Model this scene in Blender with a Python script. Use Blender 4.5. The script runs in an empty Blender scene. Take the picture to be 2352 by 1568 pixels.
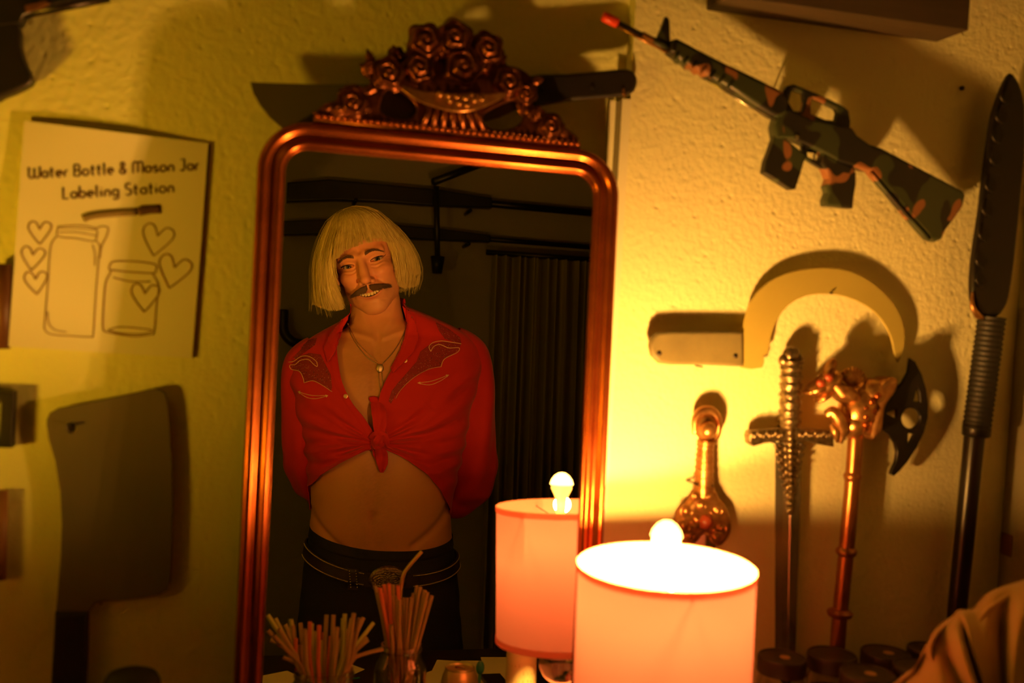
import bpy, bmesh, math, random
import numpy as np
from math import sin, cos, tan, pi, radians, sqrt, atan2
from mathutils import Vector, Matrix
from mathutils.bvhtree import BVHTree
from mathutils.geometry import delaunay_2d_cdt, tessellate_polygon

random.seed(7)
rng = np.random.default_rng(7)
scn = bpy.context.scene
COL = scn.collection

# ---------------------------------------------------------------- camera
LENS = 35.0
F = 2352 * LENS / 36.0
YAW, PITCH, ROLL, LEAN = radians(14.3), radians(2.1), radians(3.2), radians(2.4)
CAM = np.array([0.0, -1.10, 1.50])
fw = np.array([sin(YAW) * cos(PITCH), cos(YAW) * cos(PITCH), -sin(PITCH)])
rt = np.array([cos(YAW), -sin(YAW), 0.0])
dn = np.array([fw[2] * rt[1] - 0, 0 - fw[2] * rt[0], 0.0])
dn = np.cross(fw, rt)
if dn[2] > 0: dn = -dn
cam_d = bpy.data.cameras.new('camera')
cam_d.lens = LENS; cam_d.sensor_width = 36.0
cam_d.clip_start = 0.02; cam_d.clip_end = 60
cam_d.dof.use_dof = True
cam_d.dof.focus_distance = 2.30
cam_d.dof.aperture_fstop = 4.2
cam = bpy.data.objects.new('camera', cam_d); COL.objects.link(cam)
r_ = cos(ROLL) * rt - sin(ROLL) * dn      # image right in the world
d_ = sin(ROLL) * rt + cos(ROLL) * dn      # image down in the world
cam.matrix_world = Matrix(((r_[0], -d_[0], -fw[0], CAM[0]), (r_[1], -d_[1], -fw[1], CAM[1]),
                           (r_[2], -d_[2], -fw[2], CAM[2]), (0, 0, 0, 1)))
scn.camera = cam

# ---------------------------------------------------------------- world, exposure
w = bpy.data.worlds.new('dim_room'); scn.world = w; w.use_nodes = True
w.node_tree.nodes['Background'].inputs[0].default_value = (0.70, 0.62, 0.16, 1)
w.node_tree.nodes['Background'].inputs[1].default_value = 0.006
vs = scn.view_settings
scn.display_settings.display_device = 'sRGB'
vs.view_transform = 'Standard'; vs.look = 'None'; vs.gamma = 1.0; vs.exposure = 0.0
vs.use_curve_mapping = False
scn.cycles.use_denoising = True
scn.cycles.max_bounces = 10
scn.cycles.transparent_max_bounces = 12
scn.cycles.sample_clamp_indirect = 4.0

LIGHT_COL = (1.0, 0.465, 0.085)

# dim unseen fill light, added overhead at the left to lift the shadows
cl = bpy.data.lights.new('fill_light', 'AREA'); cl.shape = 'DISK'; cl.size = 0.9; cl.energy = 1.3; cl.color = (0.95, 0.64, 0.01)
clo = bpy.data.objects.new('fill_light', cl); COL.objects.link(clo); clo.location = (-1.15, -0.9, 2.66)

# ---------------------------------------------------------------- where things stand
def ray(px, py):
    a, b = px - 1176.0, py - 784.0
    x = a * cos(ROLL) + b * sin(ROLL); y = -a * sin(ROLL) + b * cos(ROLL)
    return (fw * F + rt * x + dn * y) / F
NM = np.array([0, -cos(LEAN), sin(LEAN)])          # the mirror's outward normal
UM = np.array([0, sin(LEAN), cos(LEAN)])           # up along the mirror
P0 = np.array([0.0, 0.0, 1.5])
def refl_p(P): P = np.asarray(P, float); return P - 2 * np.dot(P - P0, NM) * NM
def refl_d(d): return d - 2 * np.dot(d, NM) * NM
def at(px, py, Y):
    d = ray(px, py); return CAM + d * ((Y - CAM[1]) / d[1])
CAM2 = refl_p(CAM)
def atm(px, py, Y):                                 # a thing seen in the mirror, at real depth Y
    d = refl_d(ray(px, py)); return CAM2 + d * ((Y - CAM2[1]) / d[1])
def atm_z(px, py, z):
    d = refl_d(ray(px, py)); return CAM2 + d * ((z - CAM2[2]) / d[2])
def at_z(px, py, z):
    d = ray(px, py); return CAM + d * ((z - CAM[2]) / d[2])
def at_mir(px, py, dd=0.0):                         # (x, up) coordinates on the mirror plane
    d = ray(px, py); t = (np.dot(P0 + NM * dd - CAM, NM)) / np.dot(d, NM)
    P = CAM + d * t
    return P[0], np.dot(P - P0, UM)
def MP(x, z, dd): return P0 + np.array([x, 0, 0]) + UM * z + NM * dd

# ---------------------------------------------------------------- materials
def mat(name, col, rough=0.5, metal=0.0, spec=0.5, col2=None, nscale=20, namt=0.5, bump=0.0, bscale=60, bdist=0.002,
        sheen=0.0, sss=0.0, trans=0.0, coat=0.0, stretch=None):
    m = bpy.data.materials.new(name); m.use_nodes = True
    nt = m.node_tree; N = nt.nodes; Lk = nt.links
    b = N['Principled BSDF']
    b.inputs['Base Color'].default_value = (*col, 1)
    b.inputs['Roughness'].default_value = rough
    b.inputs['Metallic'].default_value = metal
    b.inputs['Specular IOR Level'].default_value = spec
    b.inputs['Sheen Weight'].default_value = sheen
    b.inputs['Transmission Weight'].default_value = trans
    b.inputs['Coat Weight'].default_value = coat
    if sss:
        b.inputs['Subsurface Weight'].default_value = sss
        b.inputs['Subsurface Radius'].default_value = (1, .35, .15)
        b.inputs['Subsurface Scale'].default_value = 0.006
    tc = N.new('ShaderNodeTexCoord'); src = tc.outputs['Object']
    if stretch:
        mp = N.new('ShaderNodeMapping'); mp.inputs['Scale'].default_value = stretch
        Lk.new(src, mp.inputs[0]); src = mp.outputs[0]
    if col2 is not None:
        n = N.new('ShaderNodeTexNoise'); n.inputs['Scale'].default_value = nscale; n.inputs['Detail'].default_value = 5
        Lk.new(src, n.inputs['Vector'])
        r = N.new('ShaderNodeValToRGB')
        r.color_ramp.elements[0].position = 0.5 - namt / 2; r.color_ramp.elements[1].position = 0.5 + namt / 2
        r.color_ramp.elements[0].color = (*col, 1); r.color_ramp.elements[1].color = (*col2, 1)
        Lk.new(n.outputs['Fac'], r.inputs[0]); Lk.new(r.outputs[0], b.inputs['Base Color'])
    if bump:
        n = N.new('ShaderNodeTexNoise'); n.inputs['Scale'].default_value = bscale; n.inputs['Detail'].default_value = 4
        Lk.new(src, n.inputs['Vector'])
        bp = N.new('ShaderNodeBump'); bp.inputs['Strength'].default_value = bump; bp.inputs['Distance'].default_value = bdist
        Lk.new(n.outputs['Fac'], bp.inputs['Height']); Lk.new(bp.outputs[0], b.inputs['Normal'])
    return m

def plaster(name, col, scale=1.0):
    m = mat(name, col, rough=0.75, spec=0.25)
    nt = m.node_tree; N = nt.nodes; Lk = nt.links; b = N['Principled BSDF']
    tc = N.new('ShaderNodeTexCoord')
    n1 = N.new('ShaderNodeTexNoise'); n1.inputs['Scale'].default_value = 130 * scale; n1.inputs['Detail'].default_value = 3
    n2 = N.new('ShaderNodeTexNoise'); n2.inputs['Scale'].default_value = 38 * scale; n2.inputs['Detail'].default_value = 6
    v = N.new('ShaderNodeTexVoronoi'); v.inputs['Scale'].default_value = 60 * scale
    for t in (n1, n2, v): Lk.new(tc.outputs['Object'], t.inputs['Vector'])
    a = N.new('ShaderNodeMath'); a.operation = 'MULTIPLY_ADD'; a.inputs[1].default_value = 0.55
    Lk.new(n2.outputs['Fac'], a.inputs[0]); Lk.new(n1.outputs['Fac'], a.inputs[2])
    mr = N.new('ShaderNodeMapRange'); mr.inputs['From Max'].default_value = 0.22; mr.inputs['To Min'].default_value = -0.5; mr.inputs['To Max'].default_value = 0
    Lk.new(v.outputs['Distance'], mr.inputs['Value'])
    a2 = N.new('ShaderNodeMath'); a2.operation = 'ADD'; Lk.new(a.outputs[0], a2.inputs[0]); Lk.new(mr.outputs[0], a2.inputs[1])
    bp = N.new('ShaderNodeBump'); bp.inputs['Strength'].default_value = 0.8; bp.inputs['Distance'].default_value = 0.0018
    Lk.new(a2.outputs[0], bp.inputs['Height']); Lk.new(bp.outputs[0], b.inputs['Normal'])
    return m

M = {}
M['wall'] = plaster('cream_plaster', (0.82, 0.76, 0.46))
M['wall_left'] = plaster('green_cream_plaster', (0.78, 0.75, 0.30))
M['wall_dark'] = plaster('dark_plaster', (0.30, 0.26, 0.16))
M['trim'] = mat('painted_trim', (0.82, 0.76, 0.55), 0.45)
M['dark_shelf'] = mat('dark_board', (0.040, 0.024, 0.010), 0.7, col2=(0.060, 0.036, 0.016), nscale=9, stretch=(1, 8, 8))
M['copper'] = mat('copper_lacquer', (0.50, 0.13, 0.034), 0.27, 0.9, col2=(0.34, 0.075, 0.018), nscale=30, bump=0.06, bscale=250, bdist=.0005)
M['copper_dark'] = mat('aged_copper', (0.26, 0.075, 0.026), 0.33, 0.8, col2=(0.06, 0.018, 0.008), nscale=90, bump=0.2, bscale=300, bdist=.0005)
M['gold_cast'] = mat('gilded_cast_metal', (0.66, 0.36, 0.14), 0.3, 0.9, col2=(0.34, 0.14, 0.05), nscale=120, bump=0.25, bscale=350, bdist=.0006)
M['pewter'] = mat('aged_pewter', (0.36, 0.27, 0.16), 0.3, 0.9, col2=(0.10, 0.07, 0.04), nscale=180, bump=0.5, bscale=420, bdist=.0009)
M['steel_dull'] = mat('dull_steel', (0.20, 0.17, 0.10), 0.5, 0.3, col2=(0.13, 0.105, 0.06), nscale=14, namt=.6, stretch=(1, 1, .25))
M['steel_blade'] = mat('polished_steel', (0.5, 0.46, 0.38), 0.25, 0.9)
M['steel_dark'] = mat('blackened_steel', (0.014, 0.011, 0.009), 0.35, 0.4)
M['red_gem'] = mat('dull_red_gem', (.30, .05, .02), .25)
M['black'] = mat('black_plastic', (0.012, 0.010, 0.010), 0.4)
M['black_rub'] = mat('black_rubber', (0.010, 0.008, 0.007), 0.6)
M['brown_wood'] = mat('brown_wood', (0.16, 0.06, 0.02), 0.5, col2=(0.09, 0.03, 0.012), nscale=12, stretch=(4, 4, .6))
M['paper'] = mat('white_paper', (0.78, 0.72, 0.55), 0.8, spec=.2)
M['ink'] = mat('ink_and_edge_shadow', (0.10, 0.055, 0.03), 0.8, spec=.1)
M['ink_light'] = mat('grey_ink', (0.30, 0.20, 0.10), 0.8, spec=.1)
M['pen_grey'] = mat('pen_grey_ink', (0.22, 0.16, 0.08), 0.8, spec=.1)
M['sickle'] = mat('painted_sickle_blade', (0.48, 0.39, 0.10), 0.5, 0.15, col2=(0.41, 0.33, 0.08), nscale=10)
M['sickle_handle'] = mat('grey_handle', (0.19, 0.16, 0.07), 0.55, col2=(0.13, 0.11, 0.05), nscale=30)
M['red_tip'] = mat('orange_red_plastic', (0.75, 0.05, 0.02), 0.35)
M['lid'] = mat('black_lid', (0.035, 0.020, 0.014), 0.45)
M['sticker'] = mat('tan_sticker', (0.5, 0.28, 0.14), 0.7)
M['cloth'] = mat('tan_cloth', (0.60, 0.40, 0.20), 0.9, spec=.1, sheen=.2, bump=.25, bscale=700, bdist=.0004)
M['table'] = mat('black_tabletop', (0.012, 0.008, 0.007), 0.45)
M['floor'] = mat('dark_floor_boards', (0.08, 0.05, 0.03), 0.6, col2=(.05, .03, .02), nscale=6)
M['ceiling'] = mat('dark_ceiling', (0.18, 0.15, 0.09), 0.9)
M['jam'] = mat('jar_contents', (0.16, 0.06, 0.02), 0.7, col2=(.10, .03, .01), nscale=60)

def glass(name, col=(1, 1, 1), rough=0.02, ior=1.45):
    m = bpy.data.materials.new(name); m.use_nodes = True; nt = m.node_tree; nt.nodes.clear()
    o = nt.nodes.new('ShaderNodeOutputMaterial'); g = nt.nodes.new('ShaderNodeBsdfGlass')
    g.inputs[0].default_value = (*col, 1); g.inputs[1].default_value = rough; g.inputs[2].default_value = ior
    nt.links.new(g.outputs[0], o.inputs[0]); return m
M['glass'] = glass('clear_glass', (0.95, 0.95, 0.9))
M['crystal'] = glass('crystal', (1, .98, .95), 0.0, 1.5)
def thin_glass(name):
    m = bpy.data.materials.new(name); m.use_nodes = True; nt = m.node_tree; nt.nodes.clear()
    o = nt.nodes.new('ShaderNodeOutputMaterial'); t = nt.nodes.new('ShaderNodeBsdfTransparent'); g = nt.nodes.new('ShaderNodeBsdfGlossy')
    t.inputs[0].default_value = (.93, .92, .88, 1); g.inputs['Roughness'].default_value = 0.04
    lw = nt.nodes.new('ShaderNodeLayerWeight'); lw.inputs[0].default_value = 0.35
    mx = nt.nodes.new('ShaderNodeMixShader'); nt.links.new(lw.outputs['Facing'], mx.inputs[0])
    nt.links.new(t.outputs[0], mx.inputs[1]); nt.links.new(g.outputs[0], mx.inputs[2]); nt.links.new(mx.outputs[0], o.inputs[0])
    return m
M['jar_glass'] = thin_glass('jar_glass')
def mirror_mat():
    m = bpy.data.materials.new('mirror_glass'); m.use_nodes = True; nt = m.node_tree; nt.nodes.clear()
    o = nt.nodes.new('ShaderNodeOutputMaterial'); g = nt.nodes.new('ShaderNodeBsdfGlossy')
    g.inputs['Color'].default_value = (0.93, 0.92, 0.88, 1); g.inputs['Roughness'].default_value = 0.0
    nt.links.new(g.outputs[0], o.inputs[0]); return m
M['mirror'] = mirror_mat()
def shade_mat(name, dif, trn, fac):
    m = bpy.data.materials.new(name); m.use_nodes = True; nt = m.node_tree; nt.nodes.clear()
    o = nt.nodes.new('ShaderNodeOutputMaterial'); a = nt.nodes.new('ShaderNodeBsdfDiffuse'); t = nt.nodes.new('ShaderNodeBsdfTranslucent')
    a.inputs[0].default_value = (*dif, 1); t.inputs[0].default_value = (*trn, 1)
    mx = nt.nodes.new('ShaderNodeMixShader'); mx.inputs[0].default_value = fac
    nt.links.new(a.outputs[0], mx.inputs[1]); nt.links.new(t.outputs[0], mx.inputs[2]); nt.links.new(mx.outputs[0], o.inputs[0])
    return m
M['shade'] = shade_mat('pink_lampshade_fabric', (0.85, 0.40, 0.40), (1.0, 0.33, 0.40), 0.034)
M['shade_trim'] = shade_mat('lampshade_trim', (0.55, 0.25, 0.15), (1.0, 0.55, 0.40), 0.55)
def emit(name, col, s):
    m = bpy.data.materials.new(name); m.use_nodes = True; nt = m.node_tree; nt.nodes.clear()
    o = nt.nodes.new('ShaderNodeOutputMaterial'); e = nt.nodes.new('ShaderNodeEmission')
    e.inputs[0].default_value = (*col, 1); e.inputs[1].default_value = s
    nt.links.new(e.outputs[0], o.inputs[0]); return m
M['bulb'] = emit('lit_bulb', LIGHT_COL, 14)

def camo():
    m = mat('camouflage_plastic', (0.03, 0.035, 0.02), 0.42)
    nt = m.node_tree; N = nt.nodes; Lk = nt.links; b = N['Principled BSDF']
    tc = N.new('ShaderNodeTexCoord')
    def layer(scale, off, lo, colr, prev):
        mp = N.new('ShaderNodeMapping'); mp.inputs['Location'].default_value = off
        mp.inputs['Scale'].default_value = (1.0, .3, .8)
        Lk.new(tc.outputs['Object'], mp.inputs[0])
        n = N.new('ShaderNodeTexNoise'); n.inputs['Scale'].default_value = scale; n.inputs['Detail'].default_value = 0.6
        n.inputs['Distortion'].default_value = 0.6
        Lk.new(mp.outputs[0], n.inputs['Vector'])
        r = N.new('ShaderNodeValToRGB'); r.color_ramp.elements[0].position = lo; r.color_ramp.elements[1].position = lo + 0.015
        Lk.new(n.outputs['Fac'], r.inputs[0])
        mx = N.new('ShaderNodeMix'); mx.data_type = 'RGBA'
        Lk.new(r.outputs[0], mx.inputs[0])
        if isinstance(prev, tuple): mx.inputs[6].default_value = (*prev, 1)
        else: Lk.new(prev, mx.inputs[6])
        mx.inputs[7].default_value = (*colr, 1)
        return mx.outputs[2]
    c = layer(26, (1, 2, 3), 0.52, (0.035, 0.045, 0.020), (0.012, 0.011, 0.009))
    c = layer(30, (5, 1, 7), 0.625, (0.26, 0.10, 0.042), c)
    Lk.new(c, b.inputs['Base Color']); return m
M['camo'] = camo()

# ---------------------------------------------------------------- object helpers
WL = {}
def thing(name, label, cat, loc=(0, 0, 0), group=None):
    o = bpy.data.objects.new(name, None); COL.objects.link(o); o.empty_display_size = .02
    o.location = loc; WL[o] = Vector(loc)
    o['label'] = label; o['category'] = cat
    if group: o['group'] = group
    return o
def tag(o, label, cat, group=None, kind=None):
    o['label'] = label; o['category'] = cat
    if group: o['group'] = group
    if kind: o['kind'] = kind
    return o
def mesh(name, V, Fc, m, parent=None, smooth=True, struct=False, loc=None, mats=None, midx=None):
    """V in world coordinates"""
    me = bpy.data.meshes.new(name)
    V = np.asarray(V, float)
    base = WL[parent] if parent is not None else Vector(loc if loc is not None else (0, 0, 0))
    V = V - np.array(base)
    me.from_pydata(V.tolist(), [], [tuple(int(i) for i in f) for f in Fc])
    for mm in (mats or [m]): me.materials.append(mm)
    if midx is not None: me.polygons.foreach_set('material_index', np.asarray(midx, dtype=np.int32))
    if smooth: me.polygons.foreach_set('use_smooth', [True] * len(me.polygons))
    me.update()
    o = bpy.data.objects.new(name, me); COL.objects.link(o)
    if parent is not None: o.parent = parent; WL[o] = Vector(base)
    else: o.location = base; WL[o] = Vector(base)
    if struct: o['kind'] = 'structure'
    return o
def fix_normals(o):
    bm = bmesh.new(); bm.from_mesh(o.data); bmesh.ops.recalc_face_normals(bm, faces=bm.faces); bm.to_mesh(o.data); bm.free()
    return o
def auto_smooth(o, ang=35):
    o.data.set_sharp_from_angle(angle=radians(ang)); return o
class MB:
    def __init__(s): s.V = []; s.F = []
    def add(s, V, Fc):
        n = len(s.V); s.V += [tuple(map(float, v)) for v in V]; s.F += [tuple(i + n for i in f) for f in Fc]; return s
    def build(s, name, m, parent=None, smooth=True, **k):
        return mesh(name, s.V, s.F, m, parent, smooth, **k)
def box_vf(x0, x1, y0, y1, z0, z1):
    V = [(x, y, z) for x in (x0, x1) for y in (y0, y1) for z in (z0, z1)]
    Fc = [(0, 1, 3, 2), (4, 6, 7, 5), (0, 4, 5, 1), (2, 3, 7, 6), (0, 2, 6, 4), (1, 5, 7, 3)]
    return V, Fc
def boxo(name, x0, x1, y0, y1, z0, z1, m, parent=None, bev=0.0, **k):
    V, Fc = box_vf(x0, x1, y0, y1, z0, z1)
    o = mesh(name, V, Fc, m, parent, False, **k)
    if bev:
        bm = bmesh.new(); bm.from_mesh(o.data)
        bmesh.ops.bevel(bm, geom=bm.edges[:], offset=bev, segments=3, profile=.5, affect='EDGES'); bm.to_mesh(o.data); bm.free()
        o.data.polygons.foreach_set('use_smooth', [True] * len(o.data.polygons)); auto_smooth(o, 40)
    return o
def catmull(P, n=6, closed=False):
    P = [np.asarray(p, float) for p in P]; out = []; N_ = len(P)
    rngi = range(N_ if closed else N_ - 1)
    for i in rngi:
        if closed: a, b, c, d = P[i - 1], P[i], P[(i + 1) % N_], P[(i + 2) % N_]
        else: a, b, c, d = P[max(i - 1, 0)], P[i], P[i + 1], P[min(i + 2, N_ - 1)]
        for k in range(n):
            t = k / n
            out.append(.5 * ((2 * b) + (-a + c) * t + (2 * a - 5 * b + 4 * c - d) * t * t + (-a + 3 * b - 3 * c + d) * t ** 3))
    if not closed: out.append(P[-1])
    return out
def tube_vf(path, rad, seg=12, closed=False, caps=True, squash=None, up=None):
    P = np.array([np.asarray(p, float) for p in path]); n = len(P)
    R = np.full(n, rad, float) if np.isscalar(rad) else np.interp(np.linspace(0, 1, n), np.linspace(0, 1, len(rad)), rad)
    T = np.zeros_like(P)
    for i in range(n):
        if closed: T[i] = P[(i + 1) % n] - P[i - 1]
        else: T[i] = P[min(i + 1, n - 1)] - P[max(i - 1, 0)]
    T /= np.maximum(np.linalg.norm(T, axis=1, keepdims=True), 1e-9)
    u = np.array(up if up is not None else (0, 0, 1.0)); 
    if abs(np.dot(u, T[0])) > .95: u = np.array((0, 1.0, 0)) if abs(T[0][1]) < .9 else np.array((1.0, 0, 0))
    V = []; sq = squash or (1, 1)
    for i in range(n):
        if up is not None: u = np.array(up, float)
        u = u - np.dot(u, T[i]) * T[i]; u /= max(np.linalg.norm(u), 1e-9)
        v = np.cross(T[i], u)
        for k in range(seg):
            a = 2 * pi * k / seg
            V.append(P[i] + R[i] * (cos(a) * u * sq[0] + sin(a) * v * sq[1]))
    Fc = []
    for i in range(n if closed else n - 1):
        j = (i + 1) % n
        for k in range(seg):
            l = (k + 1) % seg
            Fc.append((i * seg + k, i * seg + l, j * seg + l, j * seg + k))
    if caps and not closed:
        Fc.append(tuple(range(seg - 1, -1, -1))); Fc.append(tuple((n - 1) * seg + k for k in range(seg)))
    return V, Fc
def tube(name, path, rad, m, parent=None, seg=12, **k):
    if name == 'hanging_pin': path = [np.array((path[-1][0], path[0][1], path[-1][2])), path[-1]]
    kk = {q: k.pop(q) for q in ('closed', 'caps', 'squash', 'up') if q in k}
    V, Fc = tube_vf(path, rad, seg, **kk); return mesh(name, V, Fc, m, parent, **k)
def lathe_vf(prof, c=(0, 0, 0), seg=40, axis=None, sx=1.0, sy=1.0):
    """prof: (r, h) along axis (default +Z) from c"""
    ax = np.array(axis if axis is not None else (0, 0, 1), float); ax /= np.linalg.norm(ax)
    u = np.array((1, 0, 0.)) if abs(ax[0]) < .9 else np.array((0, 1., 0)); u = u - np.dot(u, ax) * ax; u /= np.linalg.norm(u); v = np.cross(ax, u)
    V = []; c = np.array(c, float); n = len(prof)
    for r, h in prof:
        for k in range(seg):
            a = 2 * pi * k / seg; V.append(c + ax * h + r * (cos(a) * u * sx + sin(a) * v * sy))
    Fc = []
    for i in range(n - 1):
        for k in range(seg):
            l = (k + 1) % seg; Fc.append((i * seg + k, i * seg + l, (i + 1) * seg + l, (i + 1) * seg + k))
    if prof[0][0] > 1e-6: Fc.append(tuple(range(seg - 1, -1, -1)))
    if prof[-1][0] > 1e-6: Fc.append(tuple((n - 1) * seg + k for k in range(seg)))
    return V, Fc
def lathe(name, prof, c, m, parent=None, seg=40, axis=None, smooth=True, open_ends=False, sx=1, sy=1, **k):
    V, Fc = lathe_vf(prof, c, seg, axis, sx, sy)
    if open_ends: Fc = [f for f in Fc if len(f) == 4]
    o = mesh(name, V, Fc, m, parent, smooth, **k); 
    if smooth: auto_smooth(o, 50)
    return o
def ell_vf(c, r, nu=16, nv=12, rot=None):
    V = []; Fc = []
    for i in range(nv + 1):
        t = pi * i / nv
        for k in range(nu):
            a = 2 * pi * k / nu
            p = np.array((r[0] * sin(t) * cos(a), r[1] * sin(t) * sin(a), r[2] * cos(t)))
            if rot is not None: p = rot @ p
            V.append(np.array(c) + p)
    for i in range(nv):
        for k in range(nu):
            l = (k + 1) % nu; Fc.append((i * nu + k, (i + 1) * nu + k, (i + 1) * nu + l, i * nu + l))
    return V, Fc
def rotY(a): c, s = cos(a), sin(a); return np.array(((c, 0, s), (0, 1, 0), (-s, 0, c)))
def curve_mesh(outlines, ext, bev, res=1):
    cu = bpy.data.curves.new('tmp', 'CURVE'); cu.dimensions = '2D'; cu.fill_mode = 'BOTH'
    for ol in outlines:
        s = cu.splines.new('POLY'); s.points.add(len(ol) - 1)
        for p, q in zip(s.points, ol): p.co = (q[0], q[1], 0, 1)
        s.use_cyclic_u = True
    cu.extrude = max(ext - bev, 0); cu.bevel_depth = bev; cu.bevel_resolution = 2
    if bev: cu.offset = -bev
    ob = bpy.data.objects.new('tmp', cu)
    me = bpy.data.meshes.new_from_object(ob)
    V = [tuple(v.co) for v in me.vertices]; Fc = [tuple(p.vertices) for p in me.polygons]
    bpy.data.objects.remove(ob); bpy.data.curves.remove(cu); bpy.data.meshes.remove(me)
    return V, Fc
def plate(name, outline, Y, t, m, parent=None, holes=(), bev=.0008, sm=0, hsm=0, **k):
    """flat cast part parallel to the wall: outline of (X, Z) points, thickness t centred on Y"""
    ol = [(p[0], p[-1]) for p in outline]
    if sm: ol = [tuple(q) for q in catmull([np.array(p) for p in ol], sm, True)]
    hs = []
    for h in holes:
        h = [(p[0], p[-1]) for p in h]
        if hsm: h = [tuple(q) for q in catmull([np.array(p) for p in h], hsm, True)]
        hs.append(h)
    V, Fc = curve_mesh([ol] + hs, t / 2, bev)
    V = [(x, Y - z, y) for x, y, z in V]
    o = mesh(name, V, Fc, m, parent, True, **k); fix_normals(o); auto_smooth(o, 30)
    return o
def crop(x0, y0, s):
    return lambda x, y: (x0 + x / s, y0 + y / s)
def pxs(cr, pts, Y): return [at(*cr(x, y), Y) for x, y in pts]
# ================================================================ THE ROOM
WR, WLF = 0.030, 0.052          # the right-hand wall stands a little in front of the left-hand one
CX = float(at(1443, 300, WR)[0])
RX = 0.985
ZT = 0.865                      # table top
boxo('wall_left', -1.6, CX, WLF, WLF + .12, 0, 2.7, M['wall_left'], struct=True)
boxo('wall_back', CX, RX, WR, WR + .14, 0, 2.7, M['wall'], struct=True)
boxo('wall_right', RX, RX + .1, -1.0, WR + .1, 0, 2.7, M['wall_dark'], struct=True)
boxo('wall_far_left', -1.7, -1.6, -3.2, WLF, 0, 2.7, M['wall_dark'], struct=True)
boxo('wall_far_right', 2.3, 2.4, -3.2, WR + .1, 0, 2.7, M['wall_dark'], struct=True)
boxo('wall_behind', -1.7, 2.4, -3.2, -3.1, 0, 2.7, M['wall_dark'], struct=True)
boxo('floor', -1.7, 2.4, -3.2, WLF + .1, -.05, 0, M['floor'], struct=True)
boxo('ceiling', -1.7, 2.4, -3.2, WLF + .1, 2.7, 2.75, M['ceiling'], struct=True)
# rounded corner strip beside the mirror
tx = CX
mb = MB()
for a, b, yy in ((tx - .020, tx - .0125, .044), (tx - .0105, tx + .001, WR - .002)):
    mb.add(*box_vf(a, b, yy, WLF + .001, .9, float(at(1436, 228, .03)[2])))
o = mb.build('trim_1', M['trim'], smooth=False, struct=True)
# dark board at the top right
zA = at(1690, 0, -.02)[2]; zB = at(2212, 76, -.02)[2]
sx1 = float(at(2212, 76, -.02)[0])
sh = boxo('wall_shelf', CX + .09, sx1, -.03, WR - .0005, (zA + zB) / 2, (zA + zB) / 2 + .16, M['dark_shelf'], bev=.002, loc=(CX + .3, 0, 1.95))
tag(sh, 'dark brown board across the top right of the wall above the toy rifle', 'board')
# nail holes in the right-hand wall
for i, (a, b) in enumerate(((2208, 203),)):
    p = at(a, b, WR - .001)
    o = lathe('nail', [(0, -.004), (.0022, -.004), (.003, -.003), (.003, .0), (0.0015, .001), (.0015, .004)], p, M['steel_dark'], axis=(0, 1, 0), seg=12, loc=tuple(p))
    tag(o, 'small dark nail head in the plaster beneath the dark board', 'nail')
# table
tb = thing('table', 'black tabletop under the mirror carrying jars, papers and the lamp', 'table', (.2, -.45, ZT))
boxo('tabletop', -1.2, RX - .005, -.93, WR - .001 if False else -.005 + .03, ZT - .035, ZT, M['table'], tb, bev=.003)
for a in (-1.14, .93):
    for b in (-.87, -.03):
        boxo('leg', a, a + .05, b - .03, b + .03, 0, ZT - .034, M['table'], tb, bev=.003)

# ================================================================ THE LAMP
zc_ = F * .176 / 405
LP = CAM + ray(1530, 1295) * zc_          # centre of the shade's upper rim
LR, LH = .088, .180
lamp = thing('table_lamp', 'small lit table lamp with pink drum shade and crystal ball base beside the mirror', 'lamp', (LP[0], LP[1], ZT))
tlt = np.array((-.030, -.012, 1.0)); tlt /= np.linalg.norm(tlt)
def lz(r, h): return (r, h)
V, Fc = lathe_vf([(LR, -LH), (LR, -.001)], LP, 96, tlt); Fc = [f for f in Fc if len(f) == 4]
shd = mesh('lamp_shade', V, Fc, M['shade'], lamp)
for nm, h0, h1 in (('upper_trim', -.0085, .0), ('lower_trim', -LH, -LH + .0085)):
    V, Fc = lathe_vf([(LR + .0003, h0), (LR + .0010, h0 + .0008), (LR + .0010, h1 - .0008), (LR + .0001, h1)], LP, 96, tlt)
    Fc = [f for f in Fc if len(f) == 4]
    mesh(nm, V, Fc, M['shade_trim'], shd)
# spider fitter and rod
mb = MB()
for k in range(3):
    a = 2 * pi * k / 3 + .4
    e = LP + np.array((cos(a) * LR * .985, sin(a) * LR * .985, -.012))
    mb.add(*tube_vf([LP + np.array((0, 0, -.022)), e], .0011, 6))
mb.build('shade_fitter', M['steel_blade'], lamp)
fin = LP + np.array((-.0015, 0, .0))
lathe('bulb', [(0, .0440), (.005, .0430), (.0100, .0395), (.0140, .0340), (.0158, .0285), (.0150, .0275), (0.012, .0272)], fin, M['bulb'], lamp, seg=32, open_ends=True)
lathe('bulb_collar', [(.0138, .0272), (.0140, .0225), (.0110, .0165), (.008, .010), (.0065, -.010), (.0062, -.02)], fin, shade_mat('frosted_collar', (.85, .8, .7), (.9, .8, .6), .5), lamp, seg=32, open_ends=True)
lathe('socket', [(.0, -.075), (.012, -.075), (.012, -.105), (.015, -.12), (.004, -.125), (.004, -.19), (0, -.19)], LP + np.array((0, 0, -.004)), M['steel_blade'], lamp, seg=24)
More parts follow.
